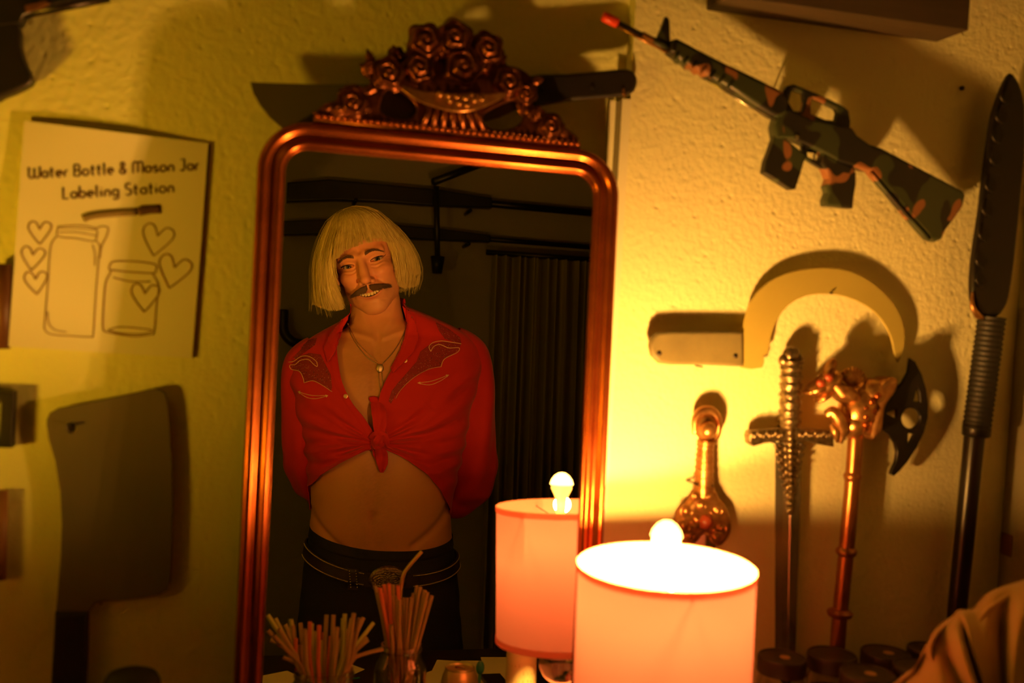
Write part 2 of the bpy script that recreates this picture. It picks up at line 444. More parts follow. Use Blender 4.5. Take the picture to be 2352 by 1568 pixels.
# crystal base
bz = ZT; H = LP[2] - LH - ZT
cx, cy = LP[0] + .006, LP[1]
def ball(c, r, nm='crystal_ball'):
    return lathe(nm, [(r * sin(pi * i / 20), -r * cos(pi * i / 20)) for i in range(21)], c, M['crystal'], lamp, seg=32)
lathe('base', [(0, 0), (.048, 0), (.050, .003), (.048, .007), (.03, .011), (.012, .018), (.010, .022), (0, .022)], (cx, cy, bz), M['steel_blade'], lamp, seg=40)
rb = (H + .004 - .022) / 3 / 2
zz = bz + .022
for k in range(3):
    ball((cx, cy, zz + rb), rb * .96)
    lathe('metal_ring', [(.006, 0), (.0125, .0), (.0135, .0015), (.0125, .003), (.006, .003)], (cx, cy, zz + 2 * rb - .0015), M['steel_blade'], lamp, seg=24)
    zz += 2 * rb
def point(name, p, W_, r=.012, col=LIGHT_COL):
    l = bpy.data.lights.new(name, 'POINT'); l.energy = W_; l.color = col; l.shadow_soft_size = r
    o = bpy.data.objects.new(name, l); COL.objects.link(o); o.parent = lamp
    o.location = Vector(p) - WL[lamp]; return o
point('bulb_light', LP + np.array((0, 0, -.028)), 19, .011)
point('bulb_glow', LP + np.array((0, 0, .001)), 30.0, .011)

def copy_tree(o, parent=None):
    c = o.copy(); COL.objects.link(c); c.parent = parent
    for ch in list(o.children): copy_tree(ch, c)
    return c
l2 = copy_tree(lamp); l2.location = (-.62, -.30, ZT)
l2['label'] = 'matching pink-shaded table lamp at the far left end of the table, outside the frame'
for ch in l2.children:
    if ch.type == 'LIGHT': ch.data = ch.data.copy(); ch.data.energy *= .32; ch.data.shadow_soft_size = .03; ch.data.color = (1.0, .54, .02)
# ================================================================ THE MIRROR
mir = thing('mirror', 'tall wall mirror in a rounded copper frame with carved rose crest', 'mirror', (.2, 0, ZT))
xl = at_mir(578, 660, .008)[0]; xr = at_mir(1414, 660, .008)[0]
zt = (at_mir(760, 283, .008)[1] + at_mir(1290, 336, .008)[1]) / 2
zb = ZT - 1.5 + .012
FWD = .029
def rrect(x0, x1, z0, z1, r, n=14):
    P = []
    for cx_, cz_, a0 in ((x1 - r, z1 - r, 0), (x0 + r, z1 - r, 90), (x0 + r, z0 + r, 180), (x1 - r, z0 + r, 270)):
        for k in range(n + 1):
            a = radians(a0 + 90 * k / n); P.append((cx_ + r * cos(a), cz_ + r * sin(a)))
    return P
prof = [(0, -.012), (0, .004), (.0012, .0075), (.004, .0098), (.0075, .0098), (.0102, .0080), (.0118, .0055), (.0135, .0038), (.0165, .0036),
        (.0188, .0050), (.0205, .0070), (.0230, .0078), (.0253, .0068), (.0268, .0045), (.0273, .0035), (.0280, .0045), (.0290, .0035), (.0292, .0005), (.0292, -.012)]
V = []; nr = None
for off, dd in prof:
    ring = rrect(xl + off, xr - off, zb + off, zt - off, .054 - off)
    nr = len(ring); V += [MP(x, z, dd) for x, z in ring]
Fc = []
for i in range(len(prof) - 1):
    for k in range(nr):
        l = (k + 1) % nr; Fc.append((i * nr + k, i * nr + l, (i + 1) * nr + l, (i + 1) * nr + k))
fr = mesh('frame', V, Fc, M['copper'], mir)
o = FWD - .001
ring = rrect(xl + o, xr - o, zb + o, zt - o, .054 - o)
V = [MP(x, z, 0) for x, z in ring] + [MP(x, z, -.004) for x, z in ring]
n = len(ring)
mg = mesh('mirror_glass', V, [tuple(range(n))], M['mirror'], mir, smooth=False)
ring = rrect(xl + .002, xr - .002, zb + .002, zt - .002, .052)
V = [MP(x, z, -.0035) for x, z in ring] + [MP(x, z, -.010) for x, z in ring]
mesh('backing_board', V, [tuple(range(n)), tuple(range(2 * n - 1, n - 1, -1))] + [(k, (k + 1) % n, n + (k + 1) % n, n + k) for k in range(n)], M['black'], mir, smooth=False)

# crest
c4 = crop(560, 20, 2.5565)
def cm(x, y, dd=.0): return at_mir(*c4(x, y), dd)
cz = lambda x, y, dd: MP(*cm(x, y, dd), dd)
crest = None
ol = [(425, 630), (500, 570), (560, 520), (640, 470), (720, 460), (740, 420), (700, 390), (690, 355), (725, 350), (715, 290), (770, 310), (830, 290), (850, 235), (900, 232), (960, 265), (1000, 235),
      (975, 200), (990, 140), (1050, 112), (1120, 125), (1170, 95), (1240, 72), (1310, 100), (1345, 160), (1420, 160), (1490, 200), (1530, 260), (1540, 330), (1610, 350), (1680, 400), (1720, 480), (1690, 560), (1760, 610), (1840, 620), (1890, 700), (1950, 785),
      (1500, 735), (1000, 685)]
holes = [[(830, 490), (880, 470), (940, 500), (1000, 560), (1010, 610), (960, 650), (860, 640), (800, 600), (805, 540)],
         [(1620, 545), (1560, 545), (1440, 600), (1400, 640), (1430, 700), (1520, 715), (1600, 690), (1640, 640), (1650, 580)]]
def mir_plate(name, ol, d0, t, m, parent, holes=(), sm=3, bev=.002):
    f = lambda L: [tuple(q) for q in catmull([np.array(cm(x, y, d0)) for x, y in L], sm, True)]
    V, Fc = curve_mesh([f(ol)] + [f(h) for h in holes], t / 2, bev)
    o = mesh(name, [MP(x, y, d0 + z) for x, y, z in V], Fc, m, parent); fix_normals(o); auto_smooth(o, 35); return o
crest = mir_plate('crest', ol, .004, .008, M['copper_dark'], mir, holes)
def rose_vf(x, y, rpx, d0=.010, turns=2.4, petals=5, seed=0):
    c = cm(x, y, d0); r = rpx / 2.5565 / F * 1.32
    V = []; Fc = []; nr_, na = 26, 64
    for i in range(nr_ + 1):
        q = i / nr_
        for k in range(na):
            a = 2 * pi * k / na
            ph = q * turns * 2 * pi - a + seed
            h = .62 * r * sqrt(max(0, 1 - q ** 2.2)) + .13 * r * sin(ph) * (0.25 + q) * (1 - .2 * q)
            rr = r * q * (1 + .10 * q * cos(petals * a + seed * 2))
            V.append(MP(c[0] + rr * cos(a), c[1] + rr * sin(a), d0 - .004 + h))
    for i in range(nr_):
        for k in range(na):
            l = (k + 1) % na; Fc.append((i * na + k, i * na + l, (i + 1) * na + l, (i + 1) * na + k))
    return V, Fc
for i, (x, y, r) in enumerate(((1280, 340, 105), (1030, 345, 84), (850, 375, 84), (1555, 430, 84), (1235, 165, 95), (1065, 185, 88), (1430, 235, 88), (640, 550, 74), (1800, 690, 66), (1400, 330, 52), (1655, 500, 60), (745, 340, 40), (905, 270, 44), (560, 590, 40), (1730, 615, 40), (715, 575, 34), (1150, 250, 48))):
    V, Fc = rose_vf(x, y, r, d0=.0095 + .003 * (i % 3), seed=i * 1.3)
    mesh('carved_rose', V, Fc, M['copper_dark'], crest)
# leaves and tendrils
mb = MB()
def leaf(x, y, ang, L, Wd, d0=.010):
    c = np.array(cm(x, y, d0)); L, Wd = L / 2.5565 / F * 1.12, Wd / 2.5565 / F * 1.12
    a = radians(ang); ux = np.array((cos(a), sin(a))); uy = np.array((-sin(a), cos(a))); V = []; Fc = []
    n, m_ = 12, 8
    for i in range(n + 1):
        s = i / n; wd = Wd * sin(pi * s ** .8) ** .8 * (1 + .12 * sin(s * 22))
        for k in range(m_ + 1):
            t = k / m_ * 2 - 1
            p = c + ux * L * s + uy * wd * .5 * t
            V.append(MP(p[0], p[1], d0 + .0035 * (1 - t * t) * sin(pi * min(s * 1.1, 1)) - .0015 * (abs(t) < .2)))
    for i in range(n):
        for k in range(m_): Fc.append((i * (m_ + 1) + k, i * (m_ + 1) + k + 1, (i + 1) * (m_ + 1) + k + 1, (i + 1) * (m_ + 1) + k))
    mb.add(V, Fc)
for q in ((760, 380, 150, 95, 55), (760, 330, 115, 95, 50), (900, 290, 110, 80, 50), (700, 470, 190, 140, 60), (800, 440, 215, 120, 55), (1690, 430, 20, 80, 50), (1650, 560, -50, 130, 55), (1840, 650, -60, 130, 60),
          (560, 560, 200, 120, 50), (1150, 210, 60, 80, 50), (1330, 200, 40, 90, 55), (1480, 330, 45, 90, 55), (960, 300, 75, 90, 50), (930, 430, 230, 90, 50), (1620, 520, -80, 120, 50)):
    leaf(*q)
mb.build('leaves', M['copper_dark'], crest)
# shell band with berries
mb = MB()
for s in range(9):
    t0 = catmull([cz(925, 450 + s * 2.5, .014), cz(1030, 488 + s * 6, .017), cz(1180, 505 + s * 10, .020), cz(1300, 508 + s * 11, .022), cz(1420, 508 + s * 7, .019), cz(1540, 495 + s * 2, .014)], 8)
    mb.add(*tube_vf(t0, [.0006, .0018, .0022, .0024, .0018, .0006], 8))
mb.build('garland_band', M['gold_cast'], crest)
for (x, y, r) in ((1300, 525, 20), (1265, 555, 17), (1310, 565, 17), (1355, 535, 18), (1250, 515, 18), (1200, 510, 17), (1150, 500, 20), (1340, 505, 15), (1210, 540, 14), (1400, 530, 15)):
    c = cz(x, y, .026); rr = r / 2.5565 / F * 1.1
    V, Fc = ell_vf(c, (rr, rr, rr), 12, 8); mesh('berry', V, Fc, M['gold_cast'], crest)
mb = MB()
for s in range(7):
    x = 1060 + s * 55
    mb.add(*tube_vf([cz(x, 520 + 20 * sin(s), .010), cz(1090 + s * 45, 600, .012), cz(1050 + s * 60, 690 + s * 4, .008)], .0032, 8))
mb.build('pedestal', M['copper_dark'], crest)
# bead row along the top of the frame
x0, z0 = at_mir(729, 266, .008); x1, z1 = at_mir(1326, 330, .008)
nb = 42
for i in range(nb):
    s = i / (nb - 1); c = MP(x0 + (x1 - x0) * s, max(z0, z1) * 0 + (z0 + (z1 - z0) * s), .0085)
    if i == 0:
        V, Fc = ell_vf((0, 0, 0), (.0029,) * 3, 14, 10)
        bd = mesh('bead', np.array(V) + c, Fc, M['copper'], mir); bd0 = Vector(c)
    else:
        b2 = bd.copy(); COL.objects.link(b2); b2.location = Vector(c) - bd0
mb = MB(); mb.add(*tube_vf([MP(x0 - .004, z0 - .0025, .004), MP(x1 + .004, z1 - .0025, .004)], .0042, 10)); mb.build('bead_rail', M['copper_dark'], mir)
# ================================================================ THINGS ON THE RIGHT-HAND WALL
YG = -.012
c6 = crop(1360, 0, 2.502)
def p6(pts, Y=YG): return pxs(c6, pts, Y)
gun = thing('toy_rifle', 'camouflage toy assault rifle with red muzzle tip hung diagonally on the right wall', 'toy gun', tuple(at(*c6(1250, 700), YG)))
tube('muzzle_tip', [at(*c6(60, 92), YG), at(*c6(75, 98), YG), at(*c6(145, 133), YG)], [.0050, .0058, .0058], M['red_tip'], gun, 20)
tube('barrel', [at(*c6(140, 131), YG), at(*c6(290, 208), YG)], .0038, M['steel_dark'], gun, 16)
tube('barrel_sleeve', [at(*c6(285, 205), YG), at(*c6(470, 295), YG)], .0048, M['camo'], gun, 16)
tube('barrel_glint', [at(*c6(150, 155), YG - .002), at(*c6(430, 300), YG - .002)], .0016, M['gold_cast'], gun, 10)  # gold strip under the barrel, added to stand for its bright reflection
plate('front_sight', p6([(365, 225), (445, 262), (440, 120), (428, 98), (415, 100), (395, 160)]), YG, .006, M['camo'], gun)
plate('handguard', p6([(440, 240), (470, 230), (700, 350), (900, 445), (1050, 520), (1100, 560), (1100, 660), (1062, 690), (1020, 675), (930, 620), (780, 520), (680, 462), (640, 440), (620, 420), (600, 425), (570, 395), (545, 395), (520, 365), (490, 360), (470, 335), (430, 305)]), YG, .022, M['camo'], gun, bev=.005)
mbx = MB()
for k in range(7):
    s = k / 7; mbx.add(*tube_vf([at(*c6(500 + 360 * s, 300 + 190 * s), YG - .0105), at(*c6(470 + 360 * s, 345 + 190 * s), YG - .0105)], .0016, 6))
mbx.build('handguard_ribs', M['camo'], gun)
tube('cleaning_rod', [at(*c6(660, 458), YG - .006), at(*c6(900, 610), YG - .006), at(*c6(1060, 695), YG - .006)], .0014, M['steel_blade'], gun, 8)
plate('carry_handle', p6([(1080, 570), (1090, 525), (1115, 495), (1150, 487), (1300, 548), (1440, 615), (1465, 640), (1475, 700), (1470, 790), (1380, 790), (1240, 730), (1110, 680)]), YG, .009, M['camo'], gun,
      holes=[p6([(1135, 535), (1150, 518), (1205, 540), (1210, 600), (1195, 645), (1150, 640), (1120, 590)]), p6([(1250, 575), (1262, 565), (1390, 628), (1400, 650), (1392, 695), (1330, 690), (1250, 655)])], bev=.002)
plate('receiver', p6([(1050, 640), (1110, 630), (1160, 655), (1240, 690), (1380, 720), (1470, 740), (1500, 785), (1590, 850), (1640, 880), (1600, 965), (1570, 985), (1520, 972), (1400, 935), (1310, 885), (1225, 842), (1130, 800), (1040, 800), (1030, 730)]), YG, .020, M['camo'], gun, bev=.003)
lathe('pivot_pin', [(0, 0), (.003, 0), (.003, .0015), (0, .002)], at(*c6(1170, 790), YG - .0098), M['steel_blade'], gun, 14, axis=(0, -1, 0))
plate('magazine', p6([(1035, 790), (1070, 775), (1215, 895), (1185, 1000), (1155, 1090), (1130, 1092), (975, 995), (985, 930), (1005, 880)]), YG, .013, M['camo'], gun, bev=.002)
plate('trigger_guard', p6([(1200, 835), (1330, 885), (1345, 960), (1325, 978), (1205, 908)]), YG, .007, M['camo'], gun, holes=[p6([(1238, 843), (1305, 876), (1312, 900), (1290, 935), (1225, 905), (1222, 870)])], bev=.001)
tube('trigger', catmull([at(*c6(1290, 870), YG), at(*c6(1275, 895), YG), at(*c6(1280, 918), YG)], 5), .0011, M['steel_dark'], gun, 8)
plate('pistol_grip', p6([(1310, 875), (1420, 930), (1485, 960), (1500, 1000), (1500, 1060), (1488, 1130), (1482, 1200), (1325, 1186), (1322, 1150), (1338, 1110), (1328, 1075), (1342, 1030), (1325, 985), (1300, 940)]), YG, .017, M['camo'], gun, bev=.004)
plate('stock', p6([(1545, 825), (1640, 855), (1860, 970), (2105, 1098), (2120, 1125), (2105, 1190), (2060, 1255), (2010, 1320), (1985, 1375), (1955, 1390), (1922, 1378), (1800, 1240), (1700, 1120), (1580, 985), (1520, 965)]), YG, .019, M['camo'], gun, bev=.004)
tube('stock_edge', catmull([at(*c6(1600, 990), YG - .008), at(*c6(1760, 1180), YG - .008), at(*c6(1935, 1375), YG - .008)], 4), .0022, M['camo'], gun, 8)
for q in ((1100, 520), (2060, 1120)):
    pass
tube('hanging_pin', [at(*c6(1130, 545), WR + .01), at(*c6(1130, 545), YG - .008)], .0012, M['steel_dark'], gun, 8)
tube('hanging_pin', [at(*c6(1560, 880), WR + .01), at(*c6(1560, 880), YG + .004)], .0012, M['steel_dark'], gun, 8)

# sickle
c7 = crop(1460, 560, 2.6135)
YS = WR - .014
sk = thing('sickle', 'cream curved sickle with grey rounded handle on the right wall', 'sickle', tuple(at(*c7(640, 700), YS)))
plate('blade', pxs(c7, [(628, 742), (630, 640), (640, 520), (665, 400), (710, 310), (760, 258), (830, 205), (960, 160), (1130, 141), (1290, 165), (1430, 240), (1540, 350), (1598, 460), (1614, 560), (1602, 640), (1572, 712), (1548, 650), (1530, 560), (1470, 450), (1380, 370), (1260, 318), (1150, 300), (1020, 312), (915, 368), (850, 450), (812, 550), (792, 655), (768, 668), (760, 742)], YS), YS, .003, M['sickle'], sk, bev=.001, sm=2)
plate('handle', pxs(c7, [(72, 610), (85, 560), (120, 528), (200, 520), (400, 520), (560, 522), (632, 525), (632, 735), (560, 732), (400, 726), (200, 724), (130, 715), (85, 670)], YS), YS - .002, .011, M['sickle_handle'], sk, bev=.004)
for q in ((142, 655), (600, 672)):
    lathe('rivet', [(.0, .0012), (.0022, .0010), (.0032, .0), (.0032, -.001)], at(*c7(*q), YS - .0075), M['steel_dark'], sk, 16, axis=(0, -1, 0))
tube('hanging_pin', [at(*c7(1180, 296), WR + .01), at(*c7(1180, 296), YS - .006)], .0012, M['steel_dark'], sk, 8)
tube('hanging_pin', [at(*c7(400, 738), WR + .01), at(*c7(400, 738), YS - .006)], .0012, M['steel_dark'], sk, 8)

# ---- sword with cross guard
YW = WR - .020
c8 = crop(1520, 900, 2.347)
sw = thing('ornate_sword', 'long ornate sword with straight patterned cross guard, hung point down behind the lamp', 'sword', tuple(at(1815, 990, YW)))
def A7(x, y, Y): return at(*c7(x, y), Y)
def A8(x, y, Y): return at(*c8(x, y), Y)
gp = [A7(935, 700, YW), A7(930, 900, YW), A7(925, 1100, YW)]
mbx = MB()
# pommel: scrolled trefoil
for dx, dy, r in ((0, -12, .0115), (-38, 18, .0085), (38, 18, .0085), (0, 25, .010)):
    mbx.add(*ell_vf(A7(935 + dx, 680 + dy, YW), (r, r * .8, r), 20, 14))
mbx.add(*lathe_vf([(.0075, -.003), (.0115, 0), (.0075, .003)], A7(935, 722, YW), 24))
mbx.build('pommel', M['pewter'], sw)
n = 60; path = catmull(gp, n // 2); rad = [.0128 + .0012 * sin(i * .9) + .0009 * sin(i * 2.1) for i in range(n)]
V, Fc = tube_vf(path, rad, 32)
V = np.array(V); ax = V[:, 2]
ctr = V.mean(0)
V[:, 0] += .0009 * np.sin(ax * 900 + np.arctan2(V[:, 1] - YW, V[:, 0] - ctr[0]) * 5)
mesh('grip', V, Fc, M['pewter'], sw)
plate('cross_guard', pxs(c7, [(662, 1150), (672, 1118), (760, 1112), (880, 1100), (935, 1090), (1000, 1100), (1100, 1112), (1172, 1120), (1175, 1216), (1110, 1205), (1010, 1180), (935, 1175), (850, 1180), (760, 1192), (695, 1212), (668, 1195)], YW), YW, .016, M['pewter'], sw, bev=.003)
mbx = MB()
for k in range(11):
    for sgn in (-1, 1):
        x = 935 + sgn * (55 + k * 18); 
        mbx.add(*ell_vf(A7(x, 1145 + 8 * sin(k * 2.2), YW - .009), (.0028, .0018, .0034), 10, 6))
mbx.build('guard_pattern', M['pewter'], sw)
# scroll-work running down the blade
mbx = MB()
def scroll(cr, x, y, r0, sgn, Y, rad=.0016, turns=1.4):
    P = []
    for i in range(30):
        t = i / 29; a = t * turns * 2 * pi; r = r0 * (1 - .8 * t)
        P.append(at(*cr(x + sgn * r * cos(a), y + r * sin(a)), Y))
    return tube_vf(P, [rad, rad * .8, rad * .5], 8)
for i in range(9):
    yy = 285 + i * 42; ww = max(8, 62 * (1 - i / 9.5))
    for sgn in (-1, 1):
        mbx.add(*scroll(c8, 690 + sgn * ww * .7, yy, max(ww * .55, 10), sgn, YW - .004, .0022 - .0001 * i))
        mbx.add(*ell_vf(A8(690 + sgn * ww * .35, yy + 20, YW - .005), (.0035, .003, .005), 10, 8))
for i in range(14):
    mbx.add(*ell_vf(A8(692, 215 + i * 32, YW - .008), (.0042 - .00018 * i, .004, .0055 - .0002 * i), 10, 8))
mbx.add(*[x for x in curve_mesh([[(p[0], p[2]) for p in pxs(c8, [(590, 240), (800, 240), (775, 330), (745, 400), (735, 520), (700, 650), (690, 660), (675, 640), (640, 500), (625, 400), (600, 330)], YW)]], .004, .001)]) if False else None
mbx.build('scroll_ornament', M['pewter'], sw)
V, Fc = [], []
rows = [(270, 612, 752), (600, 611, 748), (900, 610, 738), (1200, 610, 728), (1420, 610, 722), (1560, 640, 700), (1600, 668, 672)]
for (yy, xa, xb) in rows:
    xm = (xa + xb) / 2 + 4
    for xx, yo in ((xa, 0), ((xa + xm) / 2 , -.0022), (xm - 4, -.0034), (xm, -.0026), (xm + 4, -.0034), ((xb + xm) / 2, -.0022), (xb, 0), (xm, .0034)):
        p = A8(xx, yy, YW); p[1] += yo; V.append(p)
for i in range(len(rows) - 1):
    for k in range(8):
        l = (k + 1) % 8; Fc.append((i * 8 + k, i * 8 + l, (i + 1) * 8 + l, (i + 1) * 8 + k))
o = mesh('blade', V, Fc, M['steel_blade'], sw, False); fix_normals(o)
tube('hanging_pin', [A7(860, 1200, WR + .01), A7(860, 1200, YW - .012)], .0013, M['steel_dark'], sw, 8)
tube('hanging_pin', [A7(1000, 1200, WR + .01), A7(1000, 1200, YW - .012)], .0013, M['steel_dark'], sw, 8)

# ---- copper short sword half hidden by the lamp
YD = WR - .020
dg = thing('short_sword', 'copper short sword with hooded round pommel and flared guard directly behind the lamp', 'sword', tuple(at(1625, 985, YD)))
A = lambda x, y, Y=YD: at(*c8(x, y), Y)
mbx = MB()
mbx.add(*ell_vf(A(240, 190), (.0150, .010, .017), 28, 20))
mbx.add(*tube_vf(catmull([A(178, 225), A(180, 150), A(215, 105), A(270, 105), A(302, 155), A(300, 230), A(262, 285)], 6), [.003, .0045, .006, .006, .0055, .004, .003], 12))
mbx.build('hooded_pommel', M['gold_cast'], dg)
lathe('pommel_ball', [(.0105 * sin(pi * i / 14), -.0105 * cos(pi * i / 14)) for i in range(15)], A(248, 205, YD - .010), M['gold_cast'], dg, 24)
P = catmull([A(238, 262), A(232, 330), A(228, 430), A(225, 560)], 14); n = len(P)
V, Fc = tube_vf(P, [.0105, .0098, .0105, .0115, .0135], 30); mesh('grip', V, Fc, M['gold_cast'], dg)
mbx = MB()   # twisted cord round the grip
Q = []
for i in range(150):
    t = i / 149; c = np.array(P[min(int(t * (n - 1)), n - 1)]); r = np.interp(t, [0, .25, .5, .75, 1], [.0105, .0098, .0105, .0115, .0135]) + .0003
    a = t * 2 * pi * 9; Q.append(c + np.array((r * cos(a), r * sin(a), 0)))
mbx.add(*tube_vf(Q, .0011, 6)); mbx.build('grip_cord', M['gold_cast'], dg)
plate('flared_guard', [A(x, y) for x, y in [(195, 520), (270, 520), (300, 570), (340, 620), (362, 690), (358, 750), (330, 800), (290, 825), (250, 800), (215, 760), (180, 800), (140, 825), (90, 790), (70, 720), (85, 650), (130, 600), (160, 560)]], YD, .022, M['gold_cast'], dg, bev=.007, sm=3)
mbx = MB()
for (x, y, r, sgn) in ((130, 640, 38, 1), (300, 640, 36, -1), (115, 720, 42, 1), (320, 730, 40, -1), (190, 690, 30, -1), (245, 690, 30, 1), (150, 770, 26, 1), (290, 780, 26, -1), (215, 610, 24, 1), (255, 560, 18, -1), (180, 560, 18, 1)):
    mbx.add(*scroll(c8, x, y, r, sgn, YD - .011, .0032))
    mbx.add(*ell_vf(A(x, y, YD - .011), (.0045, .004, .0045), 10, 8))
mbx.build('guard_scrolls', M['gold_cast'], dg)
lathe('guard_gem', [(.009 * sin(pi * i / 12), -.009 * cos(pi * i / 12)) for i in range(13)], A(235, 700, YD - .011), M['red_gem'], dg, 20)
V = []; Fc = []
rows = [(760, 165, 290), (1400, 175, 280), (1650, 228, 232)]
for yy, xa, xb in rows:
    for xx, yo in ((xa, 0), ((xa + xb) / 2, -.005), (xb, 0), ((xa + xb) / 2, .005)):
        p = A(xx, yy); p[1] += yo; V.append(p)
for i in range(2):
    for k in range(4): l = (k + 1) % 4; Fc.append((i * 4 + k, i * 4 + l, i * 4 + 4 + l, i * 4 + 4 + k))
fix_normals(mesh('blade', V, Fc, M['steel_blade'], dg, False))
tube('hanging_pin', [A(195, 500, WR + .01), A(195, 500, YD - .012)], .0013, M['steel_dark'], dg, 8)
tube('hanging_pin', [A(275, 505, WR + .01), A(275, 505, YD - .012)], .0013, M['steel_dark'], dg, 8)

# ---- battle axe
YA = WR - .028
axx = thing('battle_axe', 'copper beast-headed battle axe with pierced black crescent blade leaning on the right wall', 'axe', tuple(at(1965, 990, YA)))
A = lambda x, y, Y=YA: at(*c8(x, y), Y)
B = lambda x, y, Y=YA: at(*c7(x, y), Y)
M['bronze_tube'] = mat('bronze_tube', (.50, .22, .08), .3, .85, col2=(.38, .13, .04), nscale=40)
sp = [A(1045, 225), A(1030, 455), A(995, 855), A(962, 1190), A(945, 1400), A(937, 1520)]
mbx = MB()
V, Fc = tube_vf(catmull(sp, 5), .0095, 28); mesh('shaft', V, Fc, M['bronze_tube'], axx)
for (x, y, r) in ((1028, 455, .0112), (994, 860, .0132), (960, 1192, .0162)):
    d = np.array(sp[0]) - np.array(sp[3]); d /= np.linalg.norm(d)
    lathe('ring', [(.0092, -.006), (r * .90, -.004), (r, -.001), (r, .002), (r * .85, .004), (.0092, .006)], A(x, y), M['bronze_tube'], axx, 32, axis=d)
plate('crescent_blade', [B(x, y) for x, y in [(1640, 684), (1672, 705), (1710, 780), (1738, 870), (1750, 960), (1748, 1040), (1725, 1130), (1685, 1215), (1630, 1300), (1580, 1360), (1545, 1391), (1524, 1380), (1528, 1360), (1552, 1310), (1562, 1250), (1550, 1195), (1515, 1140), (1465, 1105), (1400, 1090), (1340, 1090), (1360, 940), (1420, 935), (1480, 925), (1545, 880), (1595, 830), (1628, 770)]], YA, .006, M['steel_dark'], axx, bev=.0015,
      holes=[[B(1645 + 55 * cos(a * pi / 12), 1045 + 62 * sin(a * pi / 12)) for a in range(24)], [B(*q) for q in ((1682, 858), (1697, 890), (1702, 948), (1664, 942))], [B(*q) for q in ((1630, 1135), (1665, 1140), (1627, 1218))], [B(*q) for q in ((1500, 1015), (1558, 992), (1560, 1048))]])
# beast head: snout to the left, ribbed crest, jaw, studded collar
mbx = MB()
yh = YA - .006
def E7(x, y, rx, rz, ry, ang=0, dy=0): mbx.add(*ell_vf(B(x, y, yh + dy), (rx / 2.6135 / F * 1.29, ry, rz / 2.6135 / F * 1.29), 24, 16, rotY(radians(ang))))
E7(1330, 990, 105, 135, .026, 12)        # neck
E7(1290, 1080, 75, 80, .023, 0)
E7(1400, 900, 90, 95, .024, 25)
E7(1250, 900, 110, 55, .022, 25)
E7(1150, 830, 95, 55, .020, -38)         # brow
E7(1090, 860, 75, 40, .017, -30)         # snout
E7(1045, 885, 35, 18, .011, -20)
E7(1130, 910, 55, 26, .013, -35)         # lower jaw
E7(1105, 938, 26, 14, .009, -20)
E7(1165, 745, 34, 62, .008, 25, -.006)   # ear
mbx.build('beast_head', M['gold_cast'], axx)
mbx = MB()
for k in range(9):
    a = radians(150 - k * 16); 
    mbx.add(*tube_vf([B(1300, 850, yh - .010), B(1300 + 85 * cos(a), 835 - 95 * sin(a), yh - .004)], [.0035, .0022], 8))
for k in range(6):
    mbx.add(*tube_vf([B(1180 + k * 10, 850 + k * 12, yh - .017), B(1300 + k * 6, 868 + k * 9, yh - .019)], .0022, 8))
mbx.build('ribbed_mane', M['gold_cast'], axx)
mbx = MB()
mbx.add(*tube_vf(catmull([B(1150, 1030, yh - .008), B(1185, 1010, yh - .012), B(1225, 1060, yh - .014), B(1240, 1120, yh - .012), B(1225, 1195, yh - .010)], 6), [.006, .008, .009, .008, .003], 14))
mbx.add(*tube_vf(catmull([B(1175, 1080, yh - .010), B(1200, 1130, yh - .014), B(1212, 1190, yh - .012)], 6), [.004, .0055, .002], 12))
mbx.build('claw', M['gold_cast'], axx)
plate('collar', [B(x, y) for x, y in [(1395, 850), (1450, 795), (1500, 800), (1490, 870), (1440, 940), (1420, 1000), (1410, 1100), (1370, 1150), (1340, 1140), (1370, 1000)]], YA - .010, .036, M['gold_cast'], axx, bev=.006, sm=2)
for (x, y) in ((1455, 912), (1420, 948), (1385, 985), (1428, 1003), (1385, 1035), (1385, 1085)):
    V, Fc = ell_vf(B(x, y, YA - .029), (.0042, .003, .0042), 12, 8); mesh('stud', V, Fc, M['copper'], axx)
for (x, y) in ((1112, 835), (1160, 800)):
    V, Fc = ell_vf(B(x, y, yh - .019), (.0055, .0045, .0050), 14, 10); mesh('eye', V, Fc, M['red_gem'], axx)
tube('hanging_pin', [B(1260, 1170, WR + .01), B(1260, 1170, YA - .02)], .0014, M['steel_dark'], axx, 8)

# ---- spear in the corner
YP = WR - .030
c6b = crop(2100, 100, 1.96)
spr = thing('spear', 'tall black leaf-bladed spear with wrapped shaft standing in the far right corner', 'spear', tuple(at(2200, 1420, YP)))
Q = lambda x, y, Y=YP: at(*c6b(x, y), Y)
plate('spear_blade', [Q(x, y) for x, y in [(425, 135), (450, 160), (475, 215), (490, 300), (490, 450), (480, 600), (460, 800), (440, 1000), (418, 1140), (395, 1195), (370, 1225), (340, 1235), (305, 1232), (275, 1205), (252, 1150), (250, 1050), (262, 930), (285, 780), (305, 620), (325, 450), (350, 310), (380, 220), (405, 165)]], YP, .012, M['steel_dark'], spr, bev=.005, sm=2)
mbx = MB()
cs = [(408, 240), (388, 330), (372, 420), (362, 520), (342, 640), (328, 750), (312, 860), (300, 980), (298, 1065)]
for i, (x, y) in enumerate(cs):
    mbx.add(*tube_vf(catmull([Q(x - 14, y - 42, YP - .007), Q(x - 20, y - 5, YP - .0085), Q(x - 4, y + 22, YP - .0085), Q(x + 12, y + 28, YP - .007)], 6), [.0008, .0018, .0020, .0008], 8))
mbx.build('blade_scallops', M['steel_dark'], spr)
tube('blade_rim', catmull([Q(262, 1120, YP - .006), Q(262, 1180, YP - .007), Q(285, 1222, YP - .006), Q(312, 1235, YP - .006)], 6), [.001, .003, .0045, .002], M['gold_cast'], spr, 10)
s0 = at(2278, 728, YP); s1 = at(2243, 985, YP)
N_ = 90; P = [s0 + (s1 - s0) * i / (N_ - 1) for i in range(N_)]
